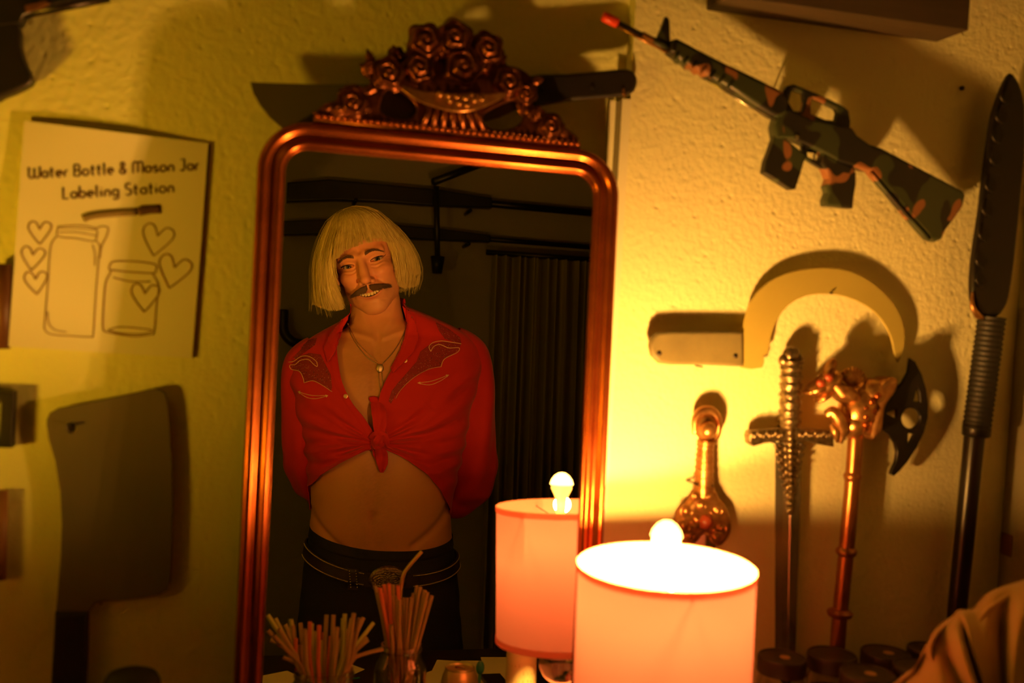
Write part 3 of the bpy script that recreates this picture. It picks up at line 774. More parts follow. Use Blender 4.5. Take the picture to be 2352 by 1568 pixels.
tube('grip_wrap', P, [.0165 + (.0012 if i % 4 < 2 else 0) for i in range(N_)], M['black_rub'], spr, 24)
e0 = at(2240, 985, YP); e1 = at(2196, 1425, YP)
e2 = e1 + (e1 - e0) / abs(e1[2] - e0[2]) * (e1[2] - ZT - .0765)
tube('shaft', [s1 + (0, 0, .004), e0 + (e1 - e0) * .01, e1, e2], [.0140, .0130, .0120, .0115], mat('black_lacquer', (.012, .007, .006), .3), spr, 24)
lathe('ferrule', [(.0152, -.010), (.0175, -.008), (.0175, .006), (.0150, .010)], s1, M['steel_dark'], spr, 24)

# ---- small clamp bracket on the wall at the right edge
br = thing('wall_bracket', 'small brown bracket on the dim wall at the right edge', 'bracket', tuple(at(2335, 1245, WR)))
p0 = at(2312, 1225, WR - .012); p1 = at(2358, 1275, WR - .012)
boxo('plate', p0[0], p1[0], WR - .022, WR - .0005, p1[2], p0[2], M['brown_wood'], br, bev=.002)
lathe('screw', [(0, .001), (.003, .0008), (.003, 0)], (p0[0] + .006, WR - .0222, (p0[2] + p1[2]) / 2), M['steel_blade'], br, 12, axis=(0, -1, 0))

# ================================================================ JARS AND BOTTLES ON THE TABLE, RIGHT
riser = boxo('wooden_riser', .49, 1.0, -.19, WR - .002, ZT + .0005, ZT + .075, M['brown_wood'], bev=.002, loc=(.75, -.08, ZT))
tag(riser, 'low dark wooden riser on the table behind the lamp carrying lidded jars', 'riser')
def lid_jar(px, py, Y, wpx, label, ztop=None, sticker=True, base=None):
    p = at(px, py, Y); dist = np.dot(p - CAM, fw); r = wpx / 2 / F * dist
    base = (ZT + .0757) if base is None else base
    t = thing('lidded_jar', label, 'jar', (p[0], p[1], base), 'black-lidded jars on the riser')
    H_ = p[2] - base
    lathe('jar_body', [(0, 0), (r * .86, 0), (r * .96, .004), (r * .97, .01), (r * .97, H_ - .032), (r * .9, H_ - .024), (r * .88, H_ - .016)], (p[0], p[1], base), M['jar_glass'], t, 40)
    lathe('contents', [(0, .003), (r * .84, .003), (r * .93, .008), (r * .93, H_ * .72), (0, H_ * .74)], (p[0], p[1], base), M['jam'], t, 32)
    n = 72; pr = [(0, H_ - .0195), (r * .97, H_ - .0195), (r, H_ - .018), (r, H_ - .003), (r * .985, H_ - .001), (r * .95, H_), (r * .90, H_), (r * .88, H_ - .001), (0, H_ - .001)]
    lathe('lid', pr, (p[0], p[1], base), M['lid'], t, 64)
    if sticker:
        lathe('lid_sticker', [(0, H_ - .0006), (r * .22, H_ - .0006), (r * .22, H_ - .0002), (0, H_ - .0001)], (p[0] + r * .06, p[1] - r * .1, base), M['sticker'], t, 24)
    return t
lid_jar(1797, 1506, -.052, 112, 'black-lidded jar with round tan sticker, nearest the lamp, under the ornate sword')
lid_jar(1912, 1500, -.050, 112, 'black-lidded jar standing under the foot of the battle axe', sticker=False)
lid_jar(2035, 1496, -.045, 112, 'black-lidded jar third from the lamp in the back row', sticker=True)
lid_jar(2135, 1488, -.040, 98, 'rearmost black-lidded jar half behind the tan cloth', sticker=False)
lid_jar(1993, 1543, -.125, 125, 'black-lidded jar with tan sticker in the front row, low at the bottom edge')
lid_jar(2108, 1528, -.120, 112, 'black-lidded jar in the front row against the tan cloth', sticker=False)

# ================================================================ THE TAN CLOTH
c7b = crop(1700, 1300, 3.607)
sil = catmull([np.array(c7b(x, y)) for x, y in [(1250, 1060), (1345, 967), (1480, 862), (1560, 740), (1600, 640), (1640, 570), (1720, 492), (1800, 440), (1850, 392), (1960, 388), (2020, 320), (2090, 250), (2200, 200), (2352, 152), (2500, 110)]], 10)
nu = len(sil); nv = 60
V = []
org = np.array((2330, 1760.0))
for i, s in enumerate(sil):
    u = i / (nu - 1)
    for j in range(nv + 1):
        v = j / nv
        q = s + (org - s) * v * .92
        # deep folds fan out from the lower right
        f1 = sin(u * 15 + v * 2.0) ; f2 = sin(u * 27 + 1.0 + v * 5)
        amp = .020 * min(1, v * 5) * (1 - .55 * v)
        valley = -.045 * math.exp(-((u - .53 + .12 * v) / .030) ** 2) * min(1, v * 6)
        valley2 = -.04 * math.exp(-((u - .86 + .10 * v) / .05) ** 2) * min(1, v * 4)
        roll_ = .040 * (1 - math.exp(-v * 7))
        Y = -.235 - roll_ - amp * f1 - amp * .4 * f2 - valley - valley2 - .06 * v
        V.append(at(q[0], q[1], Y))
Fc = [(i * (nv + 1) + j, (i + 1) * (nv + 1) + j, (i + 1) * (nv + 1) + j + 1, i * (nv + 1) + j + 1) for i in range(nu - 1) for j in range(nv)]
# back side, so that it is a folded heap and not a sheet
nb_ = len(V); V2 = []
for i, s in enumerate(sil):
    for j in range(nv + 1):
        p = np.array(V[i * (nv + 1) + j]); t = j / nv
        V2.append(p + np.array((.004, .012 + .05 * sin(pi * min(t * 1.2, 1)) , -.004 * (j > 0))))
V += V2
Fc += [(nb_ + i * (nv + 1) + j, nb_ + i * (nv + 1) + j + 1, nb_ + (i + 1) * (nv + 1) + j + 1, nb_ + (i + 1) * (nv + 1) + j) for i in range(nu - 1) for j in range(nv)]
Fc += [(i * (nv + 1), nb_ + i * (nv + 1), nb_ + (i + 1) * (nv + 1), (i + 1) * (nv + 1)) for i in range(nu - 1)]
Fc += [(nv + i * (nv + 1), nv + (i + 1) * (nv + 1), nb_ + nv + (i + 1) * (nv + 1), nb_ + nv + i * (nv + 1)) for i in range(nu - 1)]
Fc += [(j, j + 1, nb_ + j + 1, nb_ + j) for j in range(nv)]
o = mesh('draped_cloth', V, Fc, M['cloth'], loc=tuple(at(2300, 1560, -.3)))
tag(o, 'crumpled tan cloth heaped at the bottom right corner in front of the jars', 'cloth')

# ================================================================ THINGS ON THE LEFT-HAND WALL
# machete behind the crest
YM = .0235
mt = thing('machete', 'wide-tipped black machete hung level behind the mirror crest', 'machete', tuple(at(1010, 230, YM)))
plate('blade', pxs(c4, [(38, 432), (200, 438), (500, 446), (900, 440), (1500, 420), (1680, 402), (1680, 560), (1500, 640), (1000, 760), (500, 780), (330, 760), (220, 700), (150, 640), (95, 570), (55, 500)], YM), YM, .003, mat('dark_blade', (.12, .11, .075), .45, .3), mt, bev=.0008)
plate('handle', pxs(c4, [(1600, 408), (1900, 385), (2150, 362), (2250, 358), (2292, 385), (2306, 432), (2288, 485), (2240, 512), (2100, 528), (1900, 545), (1600, 580)], YM), YM, .010, M['black'], mt, bev=.004, sm=2)
tube('lanyard_ring', catmull([at(*c4(2228, 470), YM - .006), at(*c4(2232, 500), YM - .006), at(*c4(2240, 515), YM - .006)], 5), .0016, M['gold_cast'], mt, 8)
for q in ((1750, 480), (2050, 455)):
    lathe('rivet', [(0, .001), (.003, .0008), (.0035, 0)], at(*c4(*q), YM - .005), M['steel_dark'], mt, 14, axis=(0, -1, 0))
tube('hanging_pin', [at(*c4(600, 470), WLF + .01), at(*c4(600, 470), YM - .004)], .0012, M['steel_dark'], mt, 8)

# cleaver
c3 = crop(0, 840, 2.1536)
YC = WLF - .010
cv = thing('cleaver', 'large dull grey cleaver with black handle hung blade up on the left wall', 'cleaver', tuple(at(170, 1400, YC)))
plate('blade', pxs(c3, [(230, 290), (232, 262), (248, 232), (290, 207), (450, 178), (600, 148), (740, 115), (790, 112), (820, 135), (834, 190), (845, 330), (855, 480), (858, 700), (852, 950), (846, 1065), (830, 1108), (790, 1132), (640, 1156), (500, 1163), (476, 1168), (455, 1200), (440, 1222), (276, 1222), (283, 1150), (300, 950), (306, 780), (298, 620), (272, 470), (240, 360)], YC), YC, .004, M['steel_dull'], cv, holes=[[at(*c3(356 + 22 * cos(a * pi / 10), 304 + 26 * sin(a * pi / 10)), YC) for a in range(20)]], bev=.0012)
plate('handle', pxs(c3, [(277, 1212), (440, 1212), (438, 1400), (428, 1580), (425, 1760), (395, 1790), (285, 1790), (250, 1760), (256, 1580), (268, 1400)], YC), YC - .001, .016, M['black_rub'], cv, bev=.004)
tube('hanging_nail', [at(*c3(356, 292), WLF + .01), at(*c3(356, 292), YC - .010)], .0018, M['steel_dark'], cv, 10)
tube('hanging_nail', [at(*c3(500, 1175), WLF + .01), at(*c3(500, 1175), YC - .006)], .0012, M['steel_dark'], cv, 8)

# frames and sticks cut by the left edge
YE = WLF - .010
pf = thing('picture_frame', 'small black frame cut by the left edge above the cleaver', 'picture frame', tuple(at(0, 960, YE)))
a0 = at(-110, 893, YE); a1 = at(31, 1026, YE)
x0_, x1_, z0_, z1_ = a0[0], a1[0], a1[2], a0[2]
plate('frame', [(x0_, z0_), (x1_, z0_), (x1_, z1_), (x0_, z1_)], YE, .018, M['black'], pf, holes=[[(x0_ + .013, z0_ + .013), (x1_ - .013, z0_ + .013), (x1_ - .013, z1_ - .013), (x0_ + .013, z1_ - .013)]], bev=.002)
boxo('picture', x0_ + .010, x1_ - .010, YE + .001, YE + .004, z0_ + .010, z1_ - .010, mat('olive_picture', (.30, .32, .03), .4), pf)
a = at(8, 606, YE); b = at(4, 800, YE)
o = tube('wooden_baton', [a, b], [.0075, .0085], M['brown_wood'], seg=18, loc=tuple(b)); tag(o, 'dark wooden baton hung upright, cut by the left edge beside the paper sign', 'baton')
a = at(4, 1126, YE); b = at(0, 1330, YE)
o = tube('wooden_rod', [a, b], [.0060, .0065], mat('warm_wood', (.34, .15, .05), .5, col2=(.25, .10, .03)), seg=18, loc=tuple(b)); tag(o, 'thin light brown wooden rod at the left edge beside the cleaver', 'rod')

# black toy gun in the top left corner
YT = WLF - .020
tg = thing('toy_pistol', 'black and brown toy gun cut off by the top left corner', 'toy gun', tuple(at(20, 30, YT)))
P_ = lambda L: [at(x, y, YT) for x, y in L]
plate('gun_body', P_([(-160, -60), (300, -60), (262, -8), (180, 8), (100, 24), (60, 42), (52, 60), (-160, 90)]), YT, .022, M['black'], tg, bev=.003)
plate('gun_grip', P_([(-20, 58), (46, 58), (52, 110), (66, 155), (80, 186), (60, 205), (10, 226), (-10, 230), (-20, 150)]), YT, .020, M['black'], tg, bev=.004, sm=2)
plate('wooden_inlay', P_([(62, 20), (110, 8), (122, 16), (90, 30), (66, 36)]), YT - .0115, .003, M['brown_wood'], tg, bev=.001)
tube('gun_barrel', [at(40, 32, YT - .004), at(250, -8, YT - .004)], .006, M['steel_dark'], tg, 14)

# paper sign
c2 = crop(0, 260, 2.6135)
YPp = WLF - .0025
V = []; Fc = []
TL, TR_, BR_, BL = [np.array(c2(*q)) for q in ((146, 45), (1252, 180), (1160, 1470), (50, 1400))]
nx, ny = 40, 40
def paper_pt(px, py, off=0.0):
    # lifts gently off the wall at the left and top edges
    return at(px, py, YPp - off - lift(px, py))
def lift(px, py):
    q = np.array((px, py)); u = (px - 40) / 430; v = (py - 290) / 530
    return .0085 * max(0, 1 - u * 2.0) ** 2 * (.3 + v) + .0060 * max(0, 1 - v * 3.0) ** 2 * max(0, sin(pi * min(max(u, 0), 1)))
for side in (0, 1):
    for j in range(ny + 1):
        for i in range(nx + 1):
            u, v = i / nx, j / ny
            q = (TL * (1 - u) + TR_ * u) * (1 - v) + (BL * (1 - u) + BR_ * u) * v
            V.append(at(q[0], q[1], YPp - lift(q[0], q[1]) + .0002 * side))
S_ = (nx + 1) * (ny + 1)
for j in range(ny):
    for i in range(nx):
        a = j * (nx + 1) + i; f = (a, a + nx + 1, a + nx + 2, a + 1)
        Fc.append(f); Fc.append(tuple(S_ + k for k in f[::-1]))
sgn_ = thing('paper_sign', 'white paper sign lettered Water Bottle & Mason Jar Labeling Station with drawn jars and hearts', 'sign', tuple(at(250, 550, YPp)))
mesh('sheet', V, Fc, M['paper'], sgn_)
def pstroke(mbq, pts, wpx, sm=4, closed=False):
    pts = [np.array(p, float) for p in pts]
    if sm: pts = catmull(pts, sm, closed)
    P = [paper_pt(p[0], p[1], .0004) for p in pts]
    r = wpx / 2 / F * 1.15
    mbq.add(*tube_vf(P, r, 6, closed=closed, up=(0, 1, 0), squash=(.12, 1)))
# stroke letters, unit box: x 0..w, y 0 (top) .. 1 (baseline)
def arc(cx_, cy_, rx, ry, a0, a1, n=14): return [(cx_ + rx * cos(radians(a0 + (a1 - a0) * i / n)), cy_ + ry * sin(radians(a0 + (a1 - a0) * i / n))) for i in range(n + 1)]
Gl = {
 'W': (.95, [[(0, .02), (0, .75)] + arc(.23, .75, .23, .23, 180, 0) + [(.46, .15)], [(.46, .75)] + arc(.69, .75, .23, .23, 180, 0) + [(.92, .02)]]),
 'a': (.50, [arc(.23, .72, .23, .25, 0, 360, 20), [(.46, .48), (.46, 1)]]),
 't': (.36, [[(.12, .15), (.12, .85)] + arc(.25, .85, .13, .13, 180, 90), [(-.03, .45), (.30, .45)]]),
 'e': (.50, [[(.02, .72), (.45, .72)] + arc(.23, .72, .23, .25, 0, -300, 20)]),
 'r': (.34, [[(.03, 1), (.03, .70)] + arc(.23, .70, .20, .22, 180, 280)]),
 'B': (.55, [[(.0, .5), (.3, .5)], [(.0, .02), (.0, 1), (.28, 1)] + arc(.28, .75, .22, .25, 90, -90) + arc(.26, .26, .18, .24, 90, -90) + [(0, .02)]]),
 'o': (.52, [arc(.24, .72, .24, .26, 0, 360, 22)]),
 'l': (.20, [[(.05, 0), (.05, .88)] + arc(.15, .88, .10, .10, 180, 90)]),
 '&': (.60, [[(.5, 1), (.12, .35)] + arc(.25, .22, .15, .18, 160, 380) + [(.10, .6)] + arc(.22, .78, .2, .22, 200, 30) + [(.5, .6)]]),
 'M': (.85, [[(0, 1), (0, .28)] + arc(.2, .28, .2, .24, 180, 360) + [(.4, .95)], [(.4, .28)] + arc(.6, .28, .2, .24, 180, 360) + [(.8, 1)]]),
 's': (.42, [arc(.20, .60, .17, .13, 320, 100, 12) + arc(.20, .86, .17, .13, 260, 500, 12)]),
 'n': (.48, [[(.02, 1), (.02, .70)] + arc(.22, .70, .2, .22, 180, 360) + [(.42, 1)]]),
 'J': (.45, [[(.05, .03), (.35, .03), (.35, .78)] + arc(.18, .78, .17, .2, 0, 150)]),
 'L': (.46, [[(.0, 0), (.0, 1), (.40, 1)]]),
 'b': (.50, [[(.02, 0), (.02, 1)], arc(.24, .72, .23, .26, 0, 360, 20)]),
 'i': (.16, [[(.05, .48), (.05, 1)], [(.05, .22), (.05, .27)]]),
 'g': (.50, [arc(.23, .72, .23, .25, 0, 360, 20), [(.46, .48), (.46, 1.1)] + arc(.24, 1.1, .22, .18, 0, 150)]),
 'S': (.52, [arc(.25, .25, .22, .23, 320, 90, 14) + arc(.25, .75, .22, .25, 270, 500, 14)]),
}
def text_line(mbq, s, p0, p1, hpx, wpx):
    wd = sum((Gl[ch][0] + .16) if ch != ' ' else .34 for ch in s)
    p0, p1 = np.array(p0, float), np.array(p1, float); L = np.linalg.norm(p1 - p0); ux = (p1 - p0) / L
    uy = np.array((-ux[1] * .2, 1.0)); sc = L / wd; x = 0
    for ch in s:
        if ch == ' ': x += .34; continue
        for st in Gl[ch][1]:
            pstroke(mbq, [p0 + ux * (x + a * 1.0) * sc + uy * b * hpx for a, b in st], wpx, sm=0)
        x += Gl[ch][0] + .16
mbt = MB()
text_line(mbt, 'Water Bottle & Mason Jar', (66, 383), (462, 363), 27, 4.5)
text_line(mbt, 'Labeling Station', (145, 430), (404, 414), 27, 4.5)
mbt.build('lettering', M['ink'], sgn_)
mbt = MB()
def H2(cx_, cy_, s, ang=0, wpx=3.6):
    a = radians(ang); P = []
    for x, y in ((0, 1.0), (-.55, .35), (-.95, -.35), (-.75, -.85), (-.35, -.85), (-.08, -.42), (0, -.25), (.12, -.45), (.45, -.85), (.9, -.72), (.95, -.3), (.5, .4), (0, 1.0)):
        P.append(np.array(c2(cx_ + s * (x * cos(a) - y * sin(a)), cy_ + s * (x * sin(a) + y * cos(a)))))
    pstroke(mbt, P, wpx, 3)
H2(238, 715, 72); H2(195, 870, 74, 6); H2(215, 1015, 72, -4); H2(940, 760, 98, 12); H2(1040, 950, 102, 14, 4.2); H2(868, 1105, 88, 2, 4.0)
S2 = lambda L, wpx=2.8, sm=4, cl=False: pstroke(mbt, [c2(*q) for q in L], wpx, sm, cl)
S2([(350, 680), (460, 672), (575, 690), (580, 745), (560, 770), (450, 750), (345, 740), (350, 680)], 2.4, 2)
S2([(355, 715), (460, 715), (575, 735)], 2.0); S2([(355, 690), (460, 690), (575, 700)], 2.0)
S2([(340, 740), (310, 780), (298, 850), (285, 1050), (268, 1250), (268, 1295), (300, 1325), (400, 1335), (540, 1342), (560, 1320), (575, 1100), (590, 900), (600, 800), (575, 765)], 2.6)
S2([(285, 1190), (292, 1260), (330, 1300), (400, 1312)], 2.2); S2([(555, 790), (570, 840), (568, 915)], 2.2)
S2([(580, 690), (615, 678), (650, 690), (640, 740), (610, 800), (600, 870)], 2.6)
S2([(665, 900), (700, 888), (820, 890), (930, 908), (935, 940), (920, 960), (800, 955), (700, 945), (655, 935), (665, 900)], 3.6, 3)
S2([(665, 940), (660, 965), (645, 990), (632, 1040), (620, 1180), (618, 1290), (640, 1312), (700, 1325), (800, 1338), (900, 1328), (925, 1308), (938, 1150), (950, 1040), (930, 990), (915, 962)], 3.6)
S2([(680, 985), (780, 1010), (900, 1010)], 3.2); S2([(650, 1300), (720, 1282), (850, 1292), (915, 1305), (850, 1325), (720, 1320), (650, 1300)], 3.2, 3)
mbt.build('drawn_jars_and_hearts', M['ink_light'], sgn_)
mbt = MB()
pstroke(mbt, [c2(500, 632), c2(560, 612), c2(700, 598), c2(820, 590)], 19, 3); mbt.build('pen_drawing', M['pen_grey'], sgn_)
mbt = MB()
pstroke(mbt, [c2(830, 590), c2(900, 577), c2(965, 575)], 22, 3); pstroke(mbt, [c2(815, 580), c2(820, 608)], 6, 0); pstroke(mbt, [c2(845, 558), c2(960, 552)], 5, 0)
pstroke(mbt, [c2(1256, 182), c2(1215, 750), c2(1158, 1468)], 5, 0)  # dark line down the right edge paints the sheet's shadow
mbt.build('pen_cap_and_edge_shadow', M['ink'], sgn_)

# tall bottle with a black cap at the lower left, on the table near the mirror
p = at(303, 1560, -.06); r = 64 / F * np.dot(p - CAM, fw)
bt = thing('capped_bottle', 'bottle with a wide domed black cap at the bottom edge below the cleaver', 'bottle', (p[0], p[1], ZT + .0005))
H_ = p[2] - ZT
lathe('bottle_body', [(0, 0), (r * .95, 0), (r, .004), (r, H_ - .045), (r * .9, H_ - .03), (r * .85, H_ - .020)], (p[0], p[1], ZT + .0005), M['lid'], bt, 40)
lathe('cap', [(0, H_ + .010), (r * .5, H_ + .009), (r * .85, H_ + .005), (r * .98, H_ - .002), (r, H_ - .012), (r, H_ - .022), (0, H_ - .022)], (p[0], p[1], ZT), M['black_rub'], bt, 48)
# ================================================================ BEHIND THE CAMERA, SEEN ONLY IN THE MIRROR
# back wall with weapons hung level on it
YB = -3.06
def long_gun(name, label, p0, p1, r):
    a, b = atm(*p0, YB + .03), atm(*p1, YB + .03)
    t = thing(name, label, 'toy gun', tuple((a + b) / 2), 'dark long guns on the far wall')
    d = b - a
    tube('barrel', [a + d * .45, b], r * .45, M['steel_dark'], t, 12)
    m_ = a + d * .45; up = np.array((0, 0, 1.0))
    def S(u, v): q = a + d * u + up * v; return (q[0], q[2])
    plate('stock', [S(0, r * .2), S(.12, r), S(.45, r), S(.62, r * .6), S(.62, -r * .6), S(.40, -r), S(.30, -r * 1.0), S(.14, -r * 1.3), S(0, -r * 2.0)], YB + .03, .05, M['black'], t, bev=.006)
    for u in (.2, .55):
        q = a + d * u; tube('wall_peg', [(q[0], YB - .08, q[2] - r * 1.2), (q[0], YB + .07, q[2] - r * 1.2)], .008, M['steel_dark'], t, 8)
    return t
long_gun('toy_long_gun', 'dark long gun hung level highest on the far wall in the reflection', (660, 425), (1392, 492), .036)
long_gun('toy_long_gun', 'dark long gun hung level lower on the far wall in the reflection', (650, 512), (1392, 570), .026)
a, b = atm(1002, 428, YB + .13), atm(1005, 600, YB + .13)
t = thing('hanging_rod', 'thin dark rod hung upright between the long guns in the reflection', 'rod', tuple(b))
tube('rod', [a, b], .012, M['black'], t, 10)
tube('rod_foot', [b + np.array((0, 0, .02)), b + np.array((0, 0, -.05))], [.03, .035, .02], M['black'], t, 12)
tube('slanted_arm', [atm(995, 418, YB + .13), atm(1115, 372, YB + .06)], .016, M['black'], t, 10)
o = tube('coat_hook', catmull([atm(652, 712, YB + .05), atm(652, 760, YB + .06), atm(672, 785, YB + .07), atm(700, 790, YB + .05)], 6), .02, M['black'], seg=12, loc=tuple(atm(660, 750, YB)))
tag(o, 'dark curved hook on the far wall beside the left shoulder in the reflection', 'hook')
# greenish curtain hanging at the right of the far wall
cu = []; Fc = []
xa = atm(1128, 800, YB + .15)[0]; nx_ = 240; nz_ = 12
ztop = float(atm(1200, 590, YB + .15)[2]); XE = 1.55
for side in (0, 1):
    for j in range(nz_ + 1):
        for i in range(nx_ + 1):
            u = i / nx_; x = xa + u * (XE - xa); z = ztop - (ztop - .02) * j / nz_
            cu.append((x, YB + .13 + .035 * sin(u * 90 + 1.5 * sin(u * 30)) + .012 * sin(u * 190) - .004 * side, z))
S_ = (nx_ + 1) * (nz_ + 1)
for j in range(nz_):
    for i in range(nx_):
        a = j * (nx_ + 1) + i; f = (a, a + 1, a + nx_ + 2, a + nx_ + 1); Fc.append(f); Fc.append(tuple(S_ + k for k in f[::-1]))
ct = thing('curtain', 'pleated olive curtain on the far wall seen in the mirror above the lamp reflection', 'curtain', (float(xa) + .3, YB + .13, 0))
mesh('curtain_fabric', cu, Fc, mat('olive_curtain', (.26, .22, .035), .9, spec=.1), ct)
tube('curtain_rod', [(xa - .03, YB + .13, ztop + .012), (XE + .03, YB + .13, ztop + .012)], .012, M['steel_dark'], ct, 12)

# ---------------------------------------------------------------- on the table, in the mirror
M['straw'] = mat('brown_plastic_straw', (.55, .36, .13), .3, col2=(.38, .24, .08), nscale=8)
M['straw_g'] = mat('green_yellow_straw', (.55, .55, .12), .3)
M['straw_r'] = mat('red_plastic_straw', (.80, .20, .08), .3)
M['straw_m'] = mat('brass_straw', (.75, .52, .15), .22, .9)
def straw_vf(path, r):
    P = path; V, Fc = tube_vf(P, r, 10, caps=False)
    V2, F2 = tube_vf(P[::-1], r * .84, 10, caps=False)
    n = len(V); Fc = Fc + [tuple(i + n for i in f) for f in F2]; V = list(V) + list(V2)
    m_ = len(P) - 1
    return V, Fc
def straws(jar_name, jx, Yj, mouth_py, jar_rpx, tips, label_f, grp, bend, rj_scale=1.0, r=.0030):
    mouth = atm(jx, mouth_py, Yj); dist = np.linalg.norm(mouth - CAM2)
    rm = jar_rpx / F * dist
    zb_ = ZT + .001
    t = thing(jar_name[0], jar_name[1], 'jar', (mouth[0], mouth[1], zb_))
    Hj = mouth[2] - zb_
    prf = [(0, 0), (rm * 1.15, 0), (rm * 1.27, .005), (rm * 1.28, .012), (rm * 1.28, Hj - .040), (rm * 1.22, Hj - .028), (rm * 1.02, Hj - .018), (rm * 1.0, Hj - .010), (rm * 1.04, Hj - .009), (rm * 1.04, Hj - .006), (rm, Hj - .005), (rm * 1.0, Hj)]
    inn = [(max(q[0] - .002, 0), q[1] + (.003 if q[1] < .01 else 0)) for q in prf[::-1]]
    lathe('jar_glass', prf + inn, (mouth[0], mouth[1], zb_), M['jar_glass'], t, 48)
    for i, tp in enumerate(tips):
        px, py, mk = tp[0], tp[1], tp[2]
        dy = tp[3] if len(tp) > 3 else random.uniform(-.6, .6)
        tip = atm(px, py, mouth[1] + dy * rm * 1.8)
        a = random.uniform(0, 2 * pi); q = random.random() ** .5 * .62 * rm
        foot = np.array((mouth[0] - (tip[0] - mouth[0]) * .35 + q * cos(a) * .6, mouth[1] + q * sin(a) * .8, zb_ + .006))
        rr = np.array(foot[:2]) - mouth[:2]; k = np.linalg.norm(rr)
        if k > rm * .95: foot[:2] = mouth[:2] + rr / k * rm * .95
        # where it crosses the rim
        side = tip[:2] - mouth[:2]; ks = np.linalg.norm(side)
        rim = np.array((mouth[0] + side[0] / max(ks, 1e-6) * min(ks * .8, rm * .82), mouth[1] + side[1] / max(ks, 1e-6) * min(ks * .8, rm * .82), mouth[2] - .002))
        if bend and ks > rm * .5:
            el = rim + (rim - foot) / np.linalg.norm(rim - foot) * random.uniform(.012, .030) 
            el[2] = min(el[2], tip[2] - .008)
            P = [foot, rim, el - (el - rim) * .2, el + (tip - el) * .18, tip]
            P = [foot, (foot + rim) / 2] + catmull([rim, el - (el - rim) * .15, el + (tip - el) * .2, tip], 4)
        else:
            P = [foot + (tip - foot) * s for s in (0, .5, 1)]
            P = [foot + (tip - foot) * s for s in (0, .33, .66, 1)]
        V, Fc = straw_vf(P, r)
        o = mesh('drinking_straw', V, Fc, M[mk], loc=tuple(foot))
        tag(o, label_f(mk), 'straw', grp(mk))
    return t
LS = [(632, 1420, 'straw_g'), (668, 1422, 'straw_g'), (655, 1435, 'straw'), (615, 1412, 'straw_g'), (616, 1448, 'straw'), (628, 1460, 'straw'), (622, 1470, 'straw'), (690, 1430, 'straw'), (672, 1435, 'straw'), (640, 1445, 'straw'),
      (712, 1428, 'straw_r'), (716, 1432, 'straw_g'), (733, 1436, 'straw_r'), (750, 1412, 'straw'), (766, 1412, 'straw'), (792, 1410, 'straw_g'), (788, 1420, 'straw_g'), (813, 1408, 'straw'), (808, 1420, 'straw'), (826, 1420, 'straw'), (835, 1418, 'straw'),
      (858, 1430, 'straw_g'), (842, 1462, 'straw'), (846, 1468, 'straw'), (745, 1452, 'straw_r'), (700, 1445, 'straw'), (725, 1450, 'straw_g'), (660, 1452, 'straw'), (680, 1465, 'straw_r'), (640, 1478, 'straw_r'), (775, 1440, 'straw'), (800, 1445, 'straw'),
      (820, 1450, 'straw'), (760, 1460, 'straw_r'), (737, 1470, 'straw_g'), (650, 1510, 'straw'), (880, 1490, 'straw'), (690, 1480, 'straw'), (710, 1470, 'straw'), (785, 1465, 'straw')]
cname = {'straw': 'brown', 'straw_g': 'greenish yellow', 'straw_r': 'red', 'straw_m': 'brass'}
straws(('straw_jar', 'glass jar crammed with splayed bent straws, left one in the reflection'), 745, -.30, 1535, 62, LS,
       lambda k: cname[k] + ' bent straw splayed out of the left jar in the reflection', lambda k: cname[k] + ' straws in the left jar', True)
RS = [(862, 1345, 'straw'), (872, 1350, 'straw_r'), (882, 1342, 'straw_r'), (893, 1340, 'straw_r'), (902, 1342, 'straw'), (914, 1345, 'straw_r'), (868, 1358, 'straw'), (878, 1362, 'straw_r'), (888, 1370, 'straw'), (900, 1368, 'straw'),
      (912, 1368, 'straw'), (926, 1372, 'straw'), (934, 1372, 'straw'), (945, 1372, 'straw'), (950, 1362, 'straw'), (958, 1345, 'straw'), (966, 1348, 'straw'), (976, 1355, 'straw'), (982, 1360, 'straw'), (992, 1368, 'straw'), (984, 1380, 'straw'), (962, 1360, 'straw'), (898, 1435, 'straw'), (905, 1375, 'straw'), (918, 1376, 'straw')]
j2 = straws(('straw_jar', 'glass jar of upright straws with one tall brass straw, right one in the reflection'), 922, -.36, 1478, 44, RS,
       lambda k: cname[k] + ' straight straw standing in the right jar in the reflection', lambda k: cname[k] + ' straws in the right jar', False)
P = [atm(912, 1500, -.35), atm(920, 1370, -.35)] + catmull([atm(921, 1352, -.35), atm(926, 1322, -.35), atm(938, 1302, -.35), atm(969, 1266, -.35)], 6)
foot = P[0].copy(); foot[2] = ZT + .01
V, Fc = straw_vf([foot] + P, .0028); o = mesh('drinking_straw', V, Fc, M['straw_m'], loc=tuple(foot)); tag(o, 'shiny brass bendy straw rising tallest out of the right jar', 'straw')

